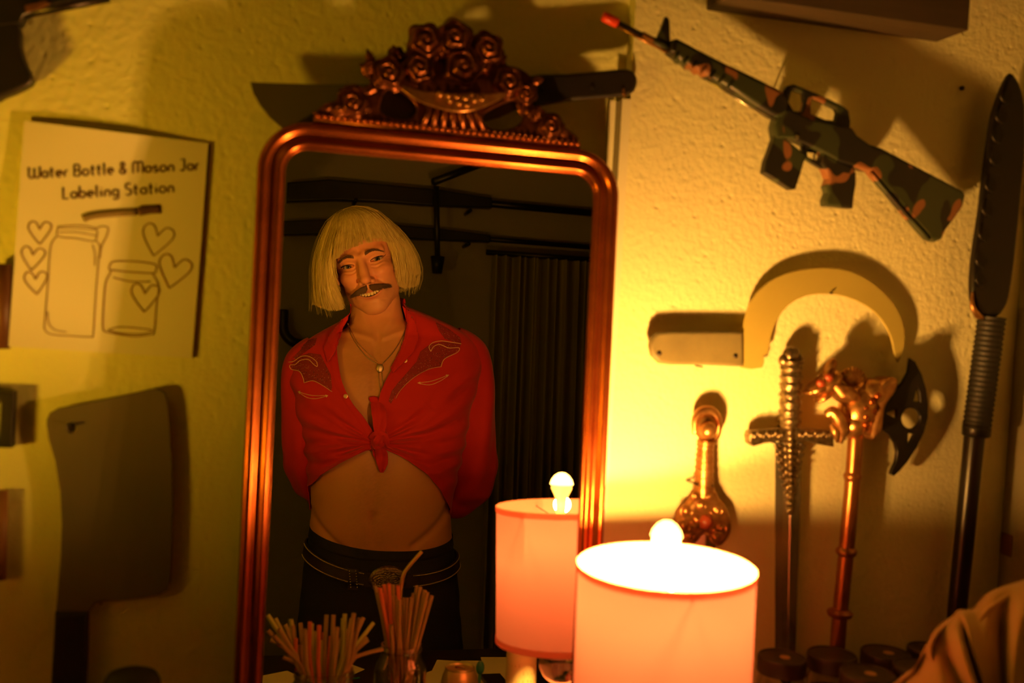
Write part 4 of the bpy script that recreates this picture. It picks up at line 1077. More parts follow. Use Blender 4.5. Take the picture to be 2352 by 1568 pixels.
# drinks can
pc = atm(1057, 1532, -.42); rc = .0222
can = thing('drinks_can', 'open gold drinks can on the papers beside the teal opener', 'can', (pc[0], pc[1], ZT + .003))
Hc = pc[2] - ZT - .003
M['can'] = mat('gold_aluminium', (.80, .66, .30), .38, .75)
lathe('can_body', [(0, .002), (.021, .002), (.023, 0), (.0275, .008), (.0285, .012), (.0285, Hc - .022), (.0270, Hc - .013), (.0240, Hc - .005), (rc, Hc - .002)], (pc[0], pc[1], ZT + .003), M['can'], can, 56)
lathe('can_rim', [(rc, Hc - .003), (.0232, Hc - .001), (.0232, Hc), (.0226, Hc + .0008), (.0218, Hc), (.0208, Hc - .004), (.0200, Hc - .0045), (0, Hc - .0040)], (pc[0], pc[1], ZT + .003), M['can'], can, 56)
V, Fc = curve_mesh([[(.011 * cos(a * pi / 10) * .62, .011 * sin(a * pi / 10)) for a in range(20)], [(.005 * cos(a * pi / 8) * .6, .0045 + .004 * sin(a * pi / 8)) for a in range(16)]], .0006, .0002)
mesh('pull_tab', [(pc[0] + x * .9 + y * .3, pc[1] + y, ZT + .003 + Hc - .0015 + z + max(0, y) * .15) for x, y, z in V], Fc, M['steel_blade'], can)
V, Fc = curve_mesh([[(.008 * cos(a * pi / 10), .006 * sin(a * pi / 10)) for a in range(20)]], .0003, .0001)
mesh('can_opening', [(pc[0] + x, pc[1] - .013 + y, ZT + .003 + Hc - .0035 + z) for x, y, z in V], Fc, M['black'], can)
# teal opener standing behind the can
M['teal'] = mat('teal_plastic', (.02, .16, .13), .35)
pt = atm(1103, 1533, -.47)
te = thing('teal_spoon', 'small teal plastic spoon upright beside the gold can in the reflection', 'spoon', (pt[0], pt[1], ZT + .003))
V, Fc = ell_vf(pt, (.0068, .003, .011), 20, 14); mesh('spoon_bowl', V, Fc, M['teal'], te)
tube('spoon_handle', [pt + np.array((0, 0, -.009)), (pt[0] - .004, pt[1], ZT + .004)], [.004, .003], M['teal'], te, 12, squash=(1, .6))
# white candle and small things by the lamp
pw = atm(1199, 1480, -.335)
cd = thing('pillar_candle', 'pale yellow pillar candle printed with small lettering, standing behind the lamp in the reflection', 'candle', (pw[0], pw[1], ZT + .003))
M['wax'] = mat('pale_wax', (.55, .46, .24), .5, sss=.0)
rw = .0225; Hw = pw[2] - ZT
lathe('candle_body', [(0, 0), (rw * .96, 0), (rw, .003), (rw, Hw - .003), (rw * .95, Hw), (rw * .7, Hw - .003), (0, Hw - .005)], (pw[0], pw[1], ZT + .003), M['wax'], cd, 48)
tube('wick', [(pw[0], pw[1], ZT + Hw - .003), (pw[0] + .001, pw[1], ZT + Hw + .008)], .0009, M['black'], cd, 6)
mbx = MB()
for row in range(7):
    for k in range(10):
        if random.random() < .25: continue
        a = radians(20 + k * 15 + random.uniform(-3, 3)); h = Hw - .030 - row * .011
        L = random.choice((.0022, .0034, .0050))
        mbx.add(*tube_vf([(pw[0] + (rw + .0001) * cos(a), pw[1] + (rw + .0001) * sin(a), ZT + .003 + h), (pw[0] + (rw + .0001) * cos(a), pw[1] + (rw + .0001) * sin(a), ZT + .003 + h + L)], .00035, 5))
mbx.build('printed_text', M['ink_light'], cd)

# papers lying on the table
def sheet(pts, label, dz=.0, name='loose_paper', m='paper'):
    z = ZT + .0004 + dz
    P = [atm_z(px, py, z) for px, py in pts]
    n = len(P); c = sum(P) / n
    V = P + [p + np.array((0, 0, .0003)) for p in P]
    Fc = [tuple(range(n - 1, -1, -1)), tuple(range(n, 2 * n))] + [(k, (k + 1) % n, n + (k + 1) % n, n + k) for k in range(n)]
    o = mesh(name, V, Fc, M[m], smooth=False, loc=tuple(c)); fix_normals(o)
    o['label'] = label; o['category'] = 'paper'; return o
sheet([(604, 1551), (660, 1540), (700, 1560), (690, 1600), (600, 1610)], 'white paper on the black table left of the splayed straw jar in the reflection')
sheet([(798, 1522), (838, 1537), (795, 1556), (770, 1580), (740, 1560)], 'white paper corner between the two straw jars in the reflection', .0004)
sheet([(980, 1544), (992, 1540), (1004, 1515), (1058, 1518), (1062, 1620), (960, 1620)], 'white paper under the gold can in the reflection', .0008)
sheet([(1058, 1517), (1106, 1517), (1120, 1560), (1115, 1640), (1050, 1640)], 'white paper between the gold can and the candle in the reflection', .0012)
sheet([(1104, 1509), (1190, 1509), (1200, 1560), (1116, 1560)], 'white paper behind the candle farthest back in the reflection', .0016)
bk = boxo('black_notebook', float(atm_z(1113, 1575, ZT)[0]), float(atm_z(1160, 1575, ZT)[0]), float(atm_z(1135, 1600, ZT)[1]), float(atm_z(1135, 1561, ZT)[1]), ZT + .0024, ZT + .012, M['black'], bev=.001, loc=tuple(atm_z(1135, 1580, ZT)))
tag(bk, 'small black notebook on the papers beside the candle in the reflection', 'notebook')
o = tube('green_pen', [atm_z(795, 1560, ZT + .003), atm_z(826, 1556, ZT + .003)], .0018, mat('green_plastic', (.02, .25, .08), .3), seg=10, loc=tuple(atm_z(810, 1558, ZT)))
tag(o, 'thin green pen on the table between the straw jars in the reflection', 'pen')
# ================================================================ THE PERSON, SEEN IN THE MIRROR
YT_ = -1.235
def PM(P):
    """where world points show in the mirror (target pixels), vectorised"""
    P = np.asarray(P, float); P = P - 2 * ((P - P0) @ NM)[:, None] * NM
    v = P - CAM; z = v @ fw; x = v @ rt / z * F; y = v @ dn / z * F
    return np.stack([1176 + x * cos(ROLL) - y * sin(ROLL), 784 + x * sin(ROLL) + y * cos(ROLL)], 1)
person = thing('person', 'person in blond bob wig and knotted red shirt, hands behind back, reflected in the mirror', 'person', (.27, YT_, 0))

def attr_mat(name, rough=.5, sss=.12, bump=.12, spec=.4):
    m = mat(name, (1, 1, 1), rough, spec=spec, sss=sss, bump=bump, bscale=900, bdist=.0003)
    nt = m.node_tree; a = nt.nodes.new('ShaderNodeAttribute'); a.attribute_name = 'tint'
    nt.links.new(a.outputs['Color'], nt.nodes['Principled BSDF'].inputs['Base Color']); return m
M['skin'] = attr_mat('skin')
M['hair'] = mat('blond_wig_hair', (.88, .70, .25), .38, spec=.6, col2=(.62, .43, .12), nscale=170, namt=.7, stretch=(1, 1, .25))
M['dark_hair'] = mat('brown_hair', (.105, .045, .018), .5)
M['brow_hair'] = mat('brow_hair', (.19, .085, .035), .6)
M['shirt'] = mat('red_cotton', (.56, .018, .010), .75, spec=.2, sheen=.12, bump=.15, bscale=1200, bdist=.0003)
M['piping'] = mat('cream_piping', (.85, .50, .25), .6)
M['denim'] = mat('black_denim', (.009, .008, .010), .85, col2=(.014, .012, .013), nscale=400, bump=.3, bscale=900, bdist=.0003)
M['leather'] = mat('dark_leather', (.022, .013, .010), .5)
M['stud'] = mat('brass_stud', (.80, .60, .28), .3, .9)
M['eye_white'] = mat('eye_white', (.42, .30, .22), .15)
M['iris'] = mat('grey_brown_iris', (.075, .05, .03), .12)
M['pupil'] = mat('pupil', (.004, .004, .004), .05)
M['teeth'] = mat('teeth', (.70, .52, .28), .3)
M['mouth_in'] = mat('mouth_inside', (.10, .015, .010), .6)
M['chain'] = mat('silver_chain', (.55, .42, .28), .35, .9)
def speckle():
    m = mat('speckled_yoke_fabric', (.26, .010, .010), .75)
    nt = m.node_tree; N = nt.nodes; Lk = nt.links; b = N['Principled BSDF']; tc = N.new('ShaderNodeTexCoord'); prev = (.27, .012, .010, 1)
    for sc_, th, colr, off in ((330, .19, (.75, .42, .24, 1), 0), (210, .20, (.012, .016, .022, 1), 3.3), (420, .16, (.60, .16, .08, 1), 7.7)):
        mp = N.new('ShaderNodeMapping'); mp.inputs['Location'].default_value = (off, off, off); Lk.new(tc.outputs['Object'], mp.inputs[0])
        v = N.new('ShaderNodeTexVoronoi'); v.inputs['Scale'].default_value = sc_; Lk.new(mp.outputs[0], v.inputs['Vector'])
        sep = N.new('ShaderNodeSeparateColor'); Lk.new(v.outputs['Color'], sep.inputs[0])
        ml = N.new('ShaderNodeMath'); ml.operation = 'LESS_THAN'; ml.inputs[1].default_value = th; Lk.new(v.outputs['Distance'], ml.inputs[0])
        g = N.new('ShaderNodeMath'); g.operation = 'GREATER_THAN'; g.inputs[1].default_value = .45; Lk.new(sep.outputs[0], g.inputs[0])
        mm = N.new('ShaderNodeMath'); mm.operation = 'MULTIPLY'; Lk.new(ml.outputs[0], mm.inputs[0]); Lk.new(g.outputs[0], mm.inputs[1])
        mx = N.new('ShaderNodeMix'); mx.data_type = 'RGBA'; Lk.new(mm.outputs[0], mx.inputs[0])
        if isinstance(prev, tuple): mx.inputs[6].default_value = prev
        else: Lk.new(prev, mx.inputs[6])
        mx.inputs[7].default_value = colr; prev = mx.outputs[2]
    Lk.new(prev, b.inputs['Base Color']); return m
M['speckle'] = speckle()

# ---------------------------------------------------------------- the head
YHC = YT_ + .022                                  # depth of the head's centre
E_ = atm(831.5, 604.7, YHC + .080)
exv = atm(864, 595.8, YHC + .08) - atm(799, 613.7, YHC + .08); exv /= np.linalg.norm(exv)
tc_ = CAM2 - E_; tc_ /= np.linalg.norm(tc_)
ezv = tc_ - .11 * exv; 
ezv = ezv - np.array((0, 0, 0)); ezv /= np.linalg.norm(ezv)
exv = exv - np.dot(exv, ezv) * ezv; exv /= np.linalg.norm(exv)
eyv = np.cross(ezv, exv)
if eyv[2] < 0: eyv = -eyv
def HW(a, b, w_):
    a, b, w_ = np.broadcast_arrays(a, b, w_)
    return E_ + a[..., None] * exv + b[..., None] * eyv + (w_ - .080)[..., None] * ezv

def smin(a, b, k):
    h = np.clip(.5 + .5 * (b - a) / k, 0, 1); return b * (1 - h) + a * h - k * h * (1 - h)
def ell(p, c, r):
    q = (p - np.array(c)) / np.array(r); k0 = np.linalg.norm(q, axis=-1); k1 = np.linalg.norm(q / np.array(r), axis=-1)
    return k0 * (k0 - 1) / np.maximum(k1, 1e-9)
def cap(p, a, b, ra, rb):
    a, b = np.array(a, float), np.array(b, float); ba = b - a
    t = np.clip(((p - a) @ ba) / (ba @ ba), 0, 1)
    return np.linalg.norm(p - a - t[..., None] * ba, axis=-1) - (ra + (rb - ra) * t)
def head_sdf(p):
    q = p.copy(); q[..., 0] = np.abs(q[..., 0])
    d = ell(p, (0, .032, -.012), (.0735, .088, .094))
    d = smin(d, ell(p, (0, -.038, .028), (.0585, .071, .053)), .024)
    d = smin(d, ell(p, (0, -.026, .082), (.0105, .026, .022)), .012)
    d = smin(d, ell(p, (0, -.078, .046), (.044, .035, .035)), .022)
    d = smin(d, ell(q, (.038, -.024, .052), (.022, .018, .023)), .016)
    d = smin(d, cap(q, (.012, .017, .081), (.046, .019, .062), .0080, .006), .016)
    d = smin(d, ell(p, (0, -.101, .064), (.027, .018, .019)), .016)
    d = smin(d, ell(q, (.045, -.068, .012), (.014, .024, .026)), .020)
    d = smin(d, ell(p, (0, -.068, .074), (.033, .024, .021)), .014)
    d = smin(d, cap(p, (0, .012, .086), (0, -.034, .1045), .0070, .0105), .009)
    d = smin(d, ell(p, (0, -.0385, .1065), (.0100, .0085, .0090)), .006)
    d = smin(d, ell(q, (.0128, -.0425, .094), (.0068, .0060, .0095)), .005)
    return d
nth, nph = 330, 380
th = (np.arange(nth + 1) / nth) * pi
ph0 = np.arange(nph) / nph * 2 * pi - pi
ph = ph0 - .62 * np.sin(ph0)
TH, PH = np.meshgrid(th, ph, indexing='ij')
dirs = np.stack([np.sin(TH) * np.sin(PH), np.cos(TH), np.sin(TH) * np.cos(PH)], -1)
orig = np.array((0, -.015, .015))
t = np.full(TH.shape, .17)
for _ in range(70):
    dd = head_sdf(orig + dirs * t[..., None]); t = np.maximum(t - dd * .55, .02)
hp = orig + dirs * t[..., None]
a, b, wv = hp[..., 0], hp[..., 1], hp[..., 2]
front = np.clip((wv - .02) / .03, 0, 1)
def G(a0, b0, sa, sb, rot=0):
    c, s = cos(rot), sin(rot); x = (a - a0); y = (b - b0); u = x * c + y * s; v = -x * s + y * c
    return np.exp(-(u / sa) ** 2 / 2 - (v / sb) ** 2 / 2)
def seg_d(pts):
    d = np.full(a.shape, 9.0)
    pts = catmull([np.array(p, float) for p in pts], 6)
    for p, q in zip(pts[:-1], pts[1:]):
        ba = q - p; tt = np.clip(((a - p[0]) * ba[0] + (b - p[1]) * ba[1]) / (ba @ ba), 0, 1)
        d = np.minimum(d, np.hypot(a - p[0] - tt * ba[0], b - p[1] - tt * ba[1]))
    return d
def groove(pts, s, amp): 
    return -amp * np.exp(-(seg_d(pts) / s) ** 2 / 2)
mm_ = .001
D = np.zeros_like(a)
EA, EB = .0335, .0
eye_mask = np.zeros_like(a); liner = np.zeros_like(a)
for s in (-1, 1):
    D += -3.2 * mm_ * G(s * .033, .003, .0135, .0090) - 3.0 * mm_ * G(s * .0155, .002, .005, .008)
    D += 1.6 * mm_ * G(s * .030, .0195, .016, .0050)
    D += 2.8 * mm_ * G(s * .038, -.029, .013, .0105)
    D += 1.3 * mm_ * G(s * .034, -.0100, .013, .0028)
    D += groove([(s * .0190, -.0370), (s * .0255, -.0450), (s * .0330, -.0560), (s * .0370, -.0680)], .0026, 2.6 * mm_)
    D += groove([(s * .0180, -.0130), (s * .030, -.0165), (s * .0455, -.0120)], .0016, 1.2 * mm_)
    D += groove([(s * .0165, -.0060), (s * .028, -.0095), (s * .044, -.0065)], .0012, .8 * mm_)
    D += groove([(s * .0170, .0060), (s * .033, .0110), (s * .0490, .0050)], .0014, 1.2 * mm_)
    for (p, q) in (((.0515, .004), (.061, .009)), ((.0520, .0005), (.0625, .0015)), ((.0515, -.003), (.0615, -.006)), ((.0500, -.0065), (.0590, -.0125))):
        D += groove([(s * p[0], p[1]), (s * q[0], q[1])], .0010, .9 * mm_)
    # the eye opening
    u = (a - s * EA) / .0152; uu = np.clip(1 - u ** 2, 0, 1)
    tilt = .0012 * u * s
    up_ = .0038 * uu ** .75 + tilt; lo_ = -.0028 * uu ** .9 + tilt
    inside = np.minimum(up_ - b, b - lo_); inside = np.where(np.abs(u) < 1, inside, -.01)
    k = np.clip(inside / .0009 + .35, 0, 1); eye_mask = np.maximum(eye_mask, k * (wv > .02))
    dl = np.where(np.abs(u) < 1.12, np.abs(b - (up_ + .0014)), .02); D += 1.9 * mm_ * np.exp(-(dl / .0015) ** 2 / 2) * np.clip(1.2 - np.abs(u), 0, 1) * 1.2
    dl = np.where(np.abs(u) < 1.12, np.abs(b - (lo_ - .0013)), .02); D += 1.1 * mm_ * np.exp(-(dl / .0013) ** 2 / 2) * np.clip(1.2 - np.abs(u), 0, 1) * 1.2
D += groove([(-.026, -.089), (-.012, -.0850), (0, -.0840), (.012, -.0850), (.026, -.089)], .0035, 3.0 * mm_)
D += groove([(-.034, .052), (0, .055), (.034, .052)], .0014, .5 * mm_)
D += groove([(0, -.049), (0, -.057)], .0022, 1.0 * mm_)
for s in (-1, 1):
    D += -3.0 * mm_ * G(s * .0068, -.0465, .0030, .0020)          # nostrils
    D += groove([(s * .0125, -.0330), (s * .0185, -.0350), (s * .0205, -.0420)], .0016, 1.5 * mm_)
    D += -1.8 * mm_ * G(s * .0365, -.0600, .0028, .0032)          # corners of the mouth
# mouth: an open smile
um = a / .0330; mm1 = np.clip(1 - um ** 2, 0, 1)
cb = -.0705 + .0110 * um ** 2
upm = cb + .0032 * mm1 ** .6; lom = cb - .0050 * mm1 ** .8
insm = np.where(np.abs(um) < 1, np.minimum(upm - b, b - lom), -.01)
mouth_mask = np.clip(insm / .0010 + .3, 0, 1) * (wv > .03)
du = np.where(np.abs(um) < 1.1, b - (upm + .0022), .02); dlw = np.where(np.abs(um) < 1.1, b - (lom - .0034), .02)
fade = np.clip(1.08 - np.abs(um), 0, 1) ** .6
D += 1.6 * mm_ * np.exp(-(du / .0022) ** 2 / 2) * fade + 2.6 * mm_ * np.exp(-(dlw / .0030) ** 2 / 2) * fade
D *= front
lip = np.clip(np.exp(-(du / .0024) ** 2) + np.exp(-(dlw / .0034) ** 2), 0, 1) * fade * front
D = D * (1 - .0 * eye_mask) - .0060 * eye_mask * front - .0085 * mouth_mask * front
hp = hp + dirs * 0 + np.stack([D * 0, D * 0, D], -1) * 1.0
a, b, wv = hp[..., 0], hp[..., 1], hp[..., 2]
HV = HW(a, b, wv)
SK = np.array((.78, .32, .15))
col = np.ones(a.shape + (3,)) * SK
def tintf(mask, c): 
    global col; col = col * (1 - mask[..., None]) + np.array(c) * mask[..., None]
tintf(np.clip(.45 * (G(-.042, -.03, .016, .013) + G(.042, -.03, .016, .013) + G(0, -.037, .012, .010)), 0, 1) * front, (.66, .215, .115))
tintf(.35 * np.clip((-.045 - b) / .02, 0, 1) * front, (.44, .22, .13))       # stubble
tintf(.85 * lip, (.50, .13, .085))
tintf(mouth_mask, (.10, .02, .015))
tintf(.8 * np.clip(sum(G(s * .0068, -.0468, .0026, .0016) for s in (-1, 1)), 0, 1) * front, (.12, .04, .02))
HF = []
for i in range(nth):
    for j in range(nph):
        l = (j + 1) % nph; HF.append((i * nph + j, i * nph + l, (i + 1) * nph + l, (i + 1) * nph + j))
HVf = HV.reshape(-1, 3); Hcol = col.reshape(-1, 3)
def surf_w(a0, b0):
    k = np.argmin((a - a0) ** 2 + (b - b0) ** 2 + 10 * (wv < .02)); return float(wv.reshape(-1)[k])
face_bvh = BVHTree.FromPolygons([tuple(v) for v in HVf], HF)
def on_face(a0, b0, off=.0005):
    o = Vector(HW(np.array(a0), np.array(b0), np.array(.20))); r = face_bvh.ray_cast(o, Vector(-ezv))
    if r[0] is None: return np.array(HW(np.array(a0), np.array(b0), np.array(.06)))
    return np.array(r[0]) + ezv * off

# ---------------------------------------------------------------- torso, arms, legs (skin)
def world_line(pts, Y): 
    L = [atm(x, y, Y) for x, y in pts]; L = catmull(L, 6)
    z = np.array([p[2] for p in L]); x = np.array([p[0] for p in L]); o = np.argsort(z); return z[o], x[o]
def prof_line(pts): 
    z = np.array([atm(870, y, YT_)[2] for y, _ in pts]); v = np.array([q for _, q in pts]); o = np.argsort(z); return z[o], v[o]
def smooth_interp(z, zz, vv): return np.interp(z, zz, vv)
def blur(v, n=2):
    v = v.copy()
    for _ in range(n): v[1:-1] = (v[:-2] + 2 * v[1:-1] + v[2:]) / 4
    return v
class Loft:
    def __init__(s, L, R, front, back, zt, zb, nz, exp_=2.3):
        s.z = np.linspace(zt, zb, nz); zl, xl_ = world_line(L, YT_); zr, xr_ = world_line(R, YT_)
        s.l = blur(np.interp(s.z, zl, xl_), 3); s.r = blur(np.interp(s.z, zr, xr_), 3)
        zf, f = prof_line(front); zk, k = prof_line(back)
        s.f = blur(np.interp(s.z, zf, f), 6); s.k = blur(np.interp(s.z, zk, k), 6); s.e = exp_
    def pt(s, i, phi):
        """phi 0 = image right, pi/2 = front, pi = image left"""
        c, sn = np.cos(phi), np.sin(phi); e = 2 / s.e
        x = (s.l[i] + s.r[i]) / 2 + (s.r[i] - s.l[i]) / 2 * np.sign(c) * np.abs(c) ** e
        y = YT_ + np.where(sn > 0, s.f[i], s.k[i]) * np.sign(sn) * np.abs(sn) ** e
        return np.stack([x, y, np.full_like(x, s.z[i])], -1)
    def phi_of(s, i, x):
        u = np.clip((x - (s.l[i] + s.r[i]) / 2) / max((s.r[i] - s.l[i]) / 2, 1e-6), -1, 1)
        return np.arccos(np.sign(u) * np.abs(u) ** (s.e / 2))
Lsk = [(812, 660), (808, 700), (804, 735), (797, 752), (760, 778), (715, 800), (690, 835), (700, 900), (708, 1000), (712, 1080), (716, 1150), (713, 1200), (711, 1250), (706, 1320), (700, 1400), (695, 1450)]
Rsk = [(912, 650), (918, 690), (925, 722), (938, 742), (1000, 772), (1050, 795), (1085, 830), (1072, 900), (1055, 1000), (1045, 1080), (1032, 1150), (1033, 1200), (1037, 1250), (1042, 1320), (1046, 1400), (1048, 1450)]
zt_ = atm(870, 655, YT_)[2]; zb_ = atm(870, 1430, YT_)[2]
sk_ = Loft(Lsk, Rsk, [(650, .050), (730, .050), (760, .062), (800, .085), (860, .112), (920, .118), (1000, .108), (1060, .108), (1120, .118), (1180, .122), (1240, .116), (1320, .110), (1430, .110)],
           [(650, .060), (730, .062), (780, .085), (860, .105), (950, .105), (1080, .088), (1180, .095), (1300, .125), (1430, .125)], zt_, zb_, 260, 2.25)
nphi = 260
phs = np.linspace(0, 2 * pi, nphi, endpoint=False)
TV = np.array([sk_.pt(i, phs) for i in range(260)])
pxs_ = PM(TV.reshape(-1, 3)).reshape(260, nphi, 2); X_, Y_ = pxs_[..., 0], pxs_[..., 1]
fr_ = (np.sin(phs) > 0)[None, :] * 1.0
def Gp(x0, y0, sx, sy, rot=0):
    c, s = cos(rot), sin(rot); u = (X_ - x0) * c + (Y_ - y0) * s; v = -(X_ - x0) * s + (Y_ - y0) * c
    return np.exp(-(u / sx) ** 2 / 2 - (v / sy) ** 2 / 2)
def segp(pts):
    d = np.full(X_.shape, 1e3); pts = catmull([np.array(p, float) for p in pts], 6)
    for p, q in zip(pts[:-1], pts[1:]):
        ba = q - p; tt = np.clip(((X_ - p[0]) * ba[0] + (Y_ - p[1]) * ba[1]) / (ba @ ba), 0, 1)
        d = np.minimum(d, np.hypot(X_ - p[0] - tt * ba[0], Y_ - p[1] - tt * ba[1]))
    return d
DD = np.zeros(X_.shape)
DD += -.0075 * Gp(857, 1184, 3.2, 8.0) - .0035 * Gp(857, 1186, 12, 12) + .0015 * Gp(857, 1172, 9, 3)
DD += -.0028 * np.exp(-(segp([(868, 1060), (862, 1110), (858, 1160)]) / 9) ** 2 / 2)
DD += -.0022 * np.exp(-(segp([(857, 1200), (858, 1250)]) / 6) ** 2 / 2)
DD += -.0050 * np.exp(-(segp([(712, 1168), (730, 1200), (756, 1230), (790, 1262)]) / 5) ** 2 / 2)
DD += -.0055 * np.exp(-(segp([(1034, 1158), (1012, 1196), (985, 1225), (950, 1252)]) / 6) ** 2 / 2)
DD += .0045 * Gp(790, 1160, 55, 60) + .0045 * Gp(935, 1160, 55, 60) + .003 * Gp(857, 1230, 60, 20)
DD += -.0045 * np.exp(-(segp([(862, 800), (860, 870), (858, 940)]) / 7) ** 2 / 2)
DD += .006 * Gp(800, 890, 35, 35) + .006 * Gp(930, 890, 35, 35)
for pts in ([(858, 778), (830, 768), (790, 764), (745, 775)], [(882, 776), (910, 764), (950, 758), (1000, 765)]):
    DD += .0050 * np.exp(-(segp(pts) / 5) ** 2 / 2)
DD += -.0050 * Gp(869, 772, 6, 8)
DD += .0035 * np.exp(-(segp([(905, 690), (895, 735), (878, 768)]) / 7) ** 2 / 2) + .0030 * np.exp(-(segp([(826, 700), (842, 740), (860, 768)]) / 6) ** 2 / 2)
nrm = np.stack([np.cos(phs) * 1.0, np.sin(phs), 0 * phs], -1)[None]
TV = TV + (DD * fr_)[..., None] * nrm
Tcol = np.ones((260, nphi, 3)) * np.array((.70, .31, .14))
hair_m = np.clip(.40 * Gp(858, 1195, 45, 75) + .45 * Gp(860, 870, 40, 60) + .25 * Gp(858, 1100, 30, 40), 0, .5) * (rng.random(X_.shape) * .5 + .5) * fr_
Tcol = Tcol * (1 - hair_m[..., None]) + np.array((.36, .16, .08)) * hair_m[..., None]
TF = [(i * nphi + j, i * nphi + (j + 1) % nphi, (i + 1) * nphi + (j + 1) % nphi, (i + 1) * nphi + j) for i in range(259) for j in range(nphi)]
TF.append(tuple(259 * nphi + j for j in range(nphi)))
BV = [HVf, TV.reshape(-1, 3)]; BF = HF + [tuple(k + len(HVf) for k in f) for f in TF]; BC = [Hcol, Tcol.reshape(-1, 3)]
def add_body(V, Fc):
    n = sum(len(v) for v in BV); BV.append(np.asarray(V, float)); BC.append(np.ones((len(V), 3)) * np.array((.70, .31, .14)))
    BF.extend(tuple(k + n for k in f) for f in Fc)
# arms run down inside the sleeves and meet behind the back
def W3(px, py, w_): return atm(px, py, YT_ + w_)
SLR = [W3(1028, 792, -.006), W3(1066, 822, -.008), W3(1079, 872, -.012), W3(1086, 940, -.016), W3(1088, 1020, -.022), W3(1084, 1085, -.040), W3(1058, 1128, -.080), W3(1010, 1150, -.120), W3(965, 1162, -.140)]
SLL = [W3(742, 812, -.006), W3(712, 842, -.008), W3(700, 890, -.012), W3(698, 960, -.018), W3(703, 1030, -.025), W3(712, 1085, -.045), W3(738, 1125, -.090), W3(775, 1155, -.135), W3(810, 1172, -.155)]
armR = catmull(SLR[:8] + [W3(960, 1168, -.142), W3(930, 1178, -.150)], 6)
armL = catmull(SLL[:8] + [W3(812, 1175, -.158), W3(835, 1182, -.165)], 6)
for arm in (armR, armL):
    add_body(*tube_vf(arm, [.042, .040, .038, .036, .034, .032, .028, .024], 24))
def hand(wr, dirx, back_y):
    """a relaxed hand: palm and five curled fingers, held behind the back"""
    mbh = MB(); d = np.array((dirx, 0, -.15)); d /= np.linalg.norm(d); upv = np.array((0, 0, 1.0)); n_ = np.array((0, back_y, 0))
    add_body(*ell_vf(wr + d * .045, (.048, .016, .042), 20, 14))
    for k, (off, L) in enumerate(((.030, .072), (.011, .080), (-.009, .074), (-.028, .060))):
        p = wr + d * .075 + upv * off
        P = catmull([p - d * .02, p + d * L * .4, p + d * L * .75 + n_ * .012, p + d * L * .92 + n_ * .030], 4)
        add_body(*tube_vf(P, [.0095, .009, .008, .0065], 12))
        add_body(*ell_vf(P[-1], (.0068, .0068, .0068), 10, 8))
    P = catmull([wr + d * .02 + upv * .030, wr + d * .045 + upv * .052 + n_ * .008, wr + d * .075 + upv * .058 + n_ * .018], 4)
    add_body(*tube_vf(P, [.012, .011, .008], 12)); add_body(*ell_vf(P[-1], (.0085,) * 3, 10, 8))
hand(np.array(armR[-1]), -1, -1)
hand(np.array(armL[-1]) + np.array((0, -.006, 0)), 1, 1)
legs = []
for px_, sx_ in ((787, -1), (958, 1)):
    hip = W3(px_, 1410, 0); x0_ = hip[0]
    L = catmull([(x0_, YT_, hip[2] + .06), (x0_ + sx_ * .008, YT_ + .008, .72), (x0_ + sx_ * .014, YT_ + .012, .50), (x0_ + sx_ * .016, YT_ - .008, .30), (x0_ + sx_ * .018, YT_ - .012, .10)], 6)
    legs.append(L); add_body(*tube_vf(L, [.085, .080, .060, .052, .038], 24))
    add_body(*ell_vf((L[-1][0] + sx_ * .004, YT_ + .035, .052), (.040, .105, .036), 20, 12))
Vb = np.concatenate(BV); Cb = np.concatenate(BC)
# ears
for s in (-1, 1):
    n0 = len(Vb); EVs = []; EFs = []
    e_ = []
    for q in np.linspace(0, 1, 22):
        an = radians(100 - 300 * q) if False else radians(70 + 230 * q)
        e_.append(HW(np.array(s * (.0735 + .0035 * sin(pi * q))), np.array(-.006 + .028 * sin(an) * (1 if sin(an) > 0 else .9)), np.array(-.004 + .015 * cos(an) * 1)))
    V1, F1 = tube_vf(e_, [.002, .0035, .004, .0038, .0045, .003], 10)
    V2, F2 = ell_vf((0, 0, 0), (1, 1, 1), 20, 14); V2 = np.array(V2)
    V2 = HW(s * (.073 + .006 * V2[:, 0]), -.008 + .027 * V2[:, 1], -.004 + .013 * V2[:, 2])
    for V_, F_ in ((V1, F1), (V2, F2)):
        BF.extend(tuple(int(k) + len(Vb) for k in f) for f in F_); Vb = np.concatenate([Vb, np.asarray(V_)]); Cb = np.concatenate([Cb, np.ones((len(V_), 3)) * np.array((.62, .25, .14))])
body = mesh('body', Vb, BF, M['skin'], person)
at_ = body.data.color_attributes.new('tint', 'FLOAT_COLOR', 'POINT')
at_.data.foreach_set('color', np.concatenate([Cb, np.ones((len(Cb), 1))], 1).astype(np.float32).ravel())
fix_normals(body)
skin_bvh = BVHTree.FromPolygons([tuple(v) for v in Vb], BF)

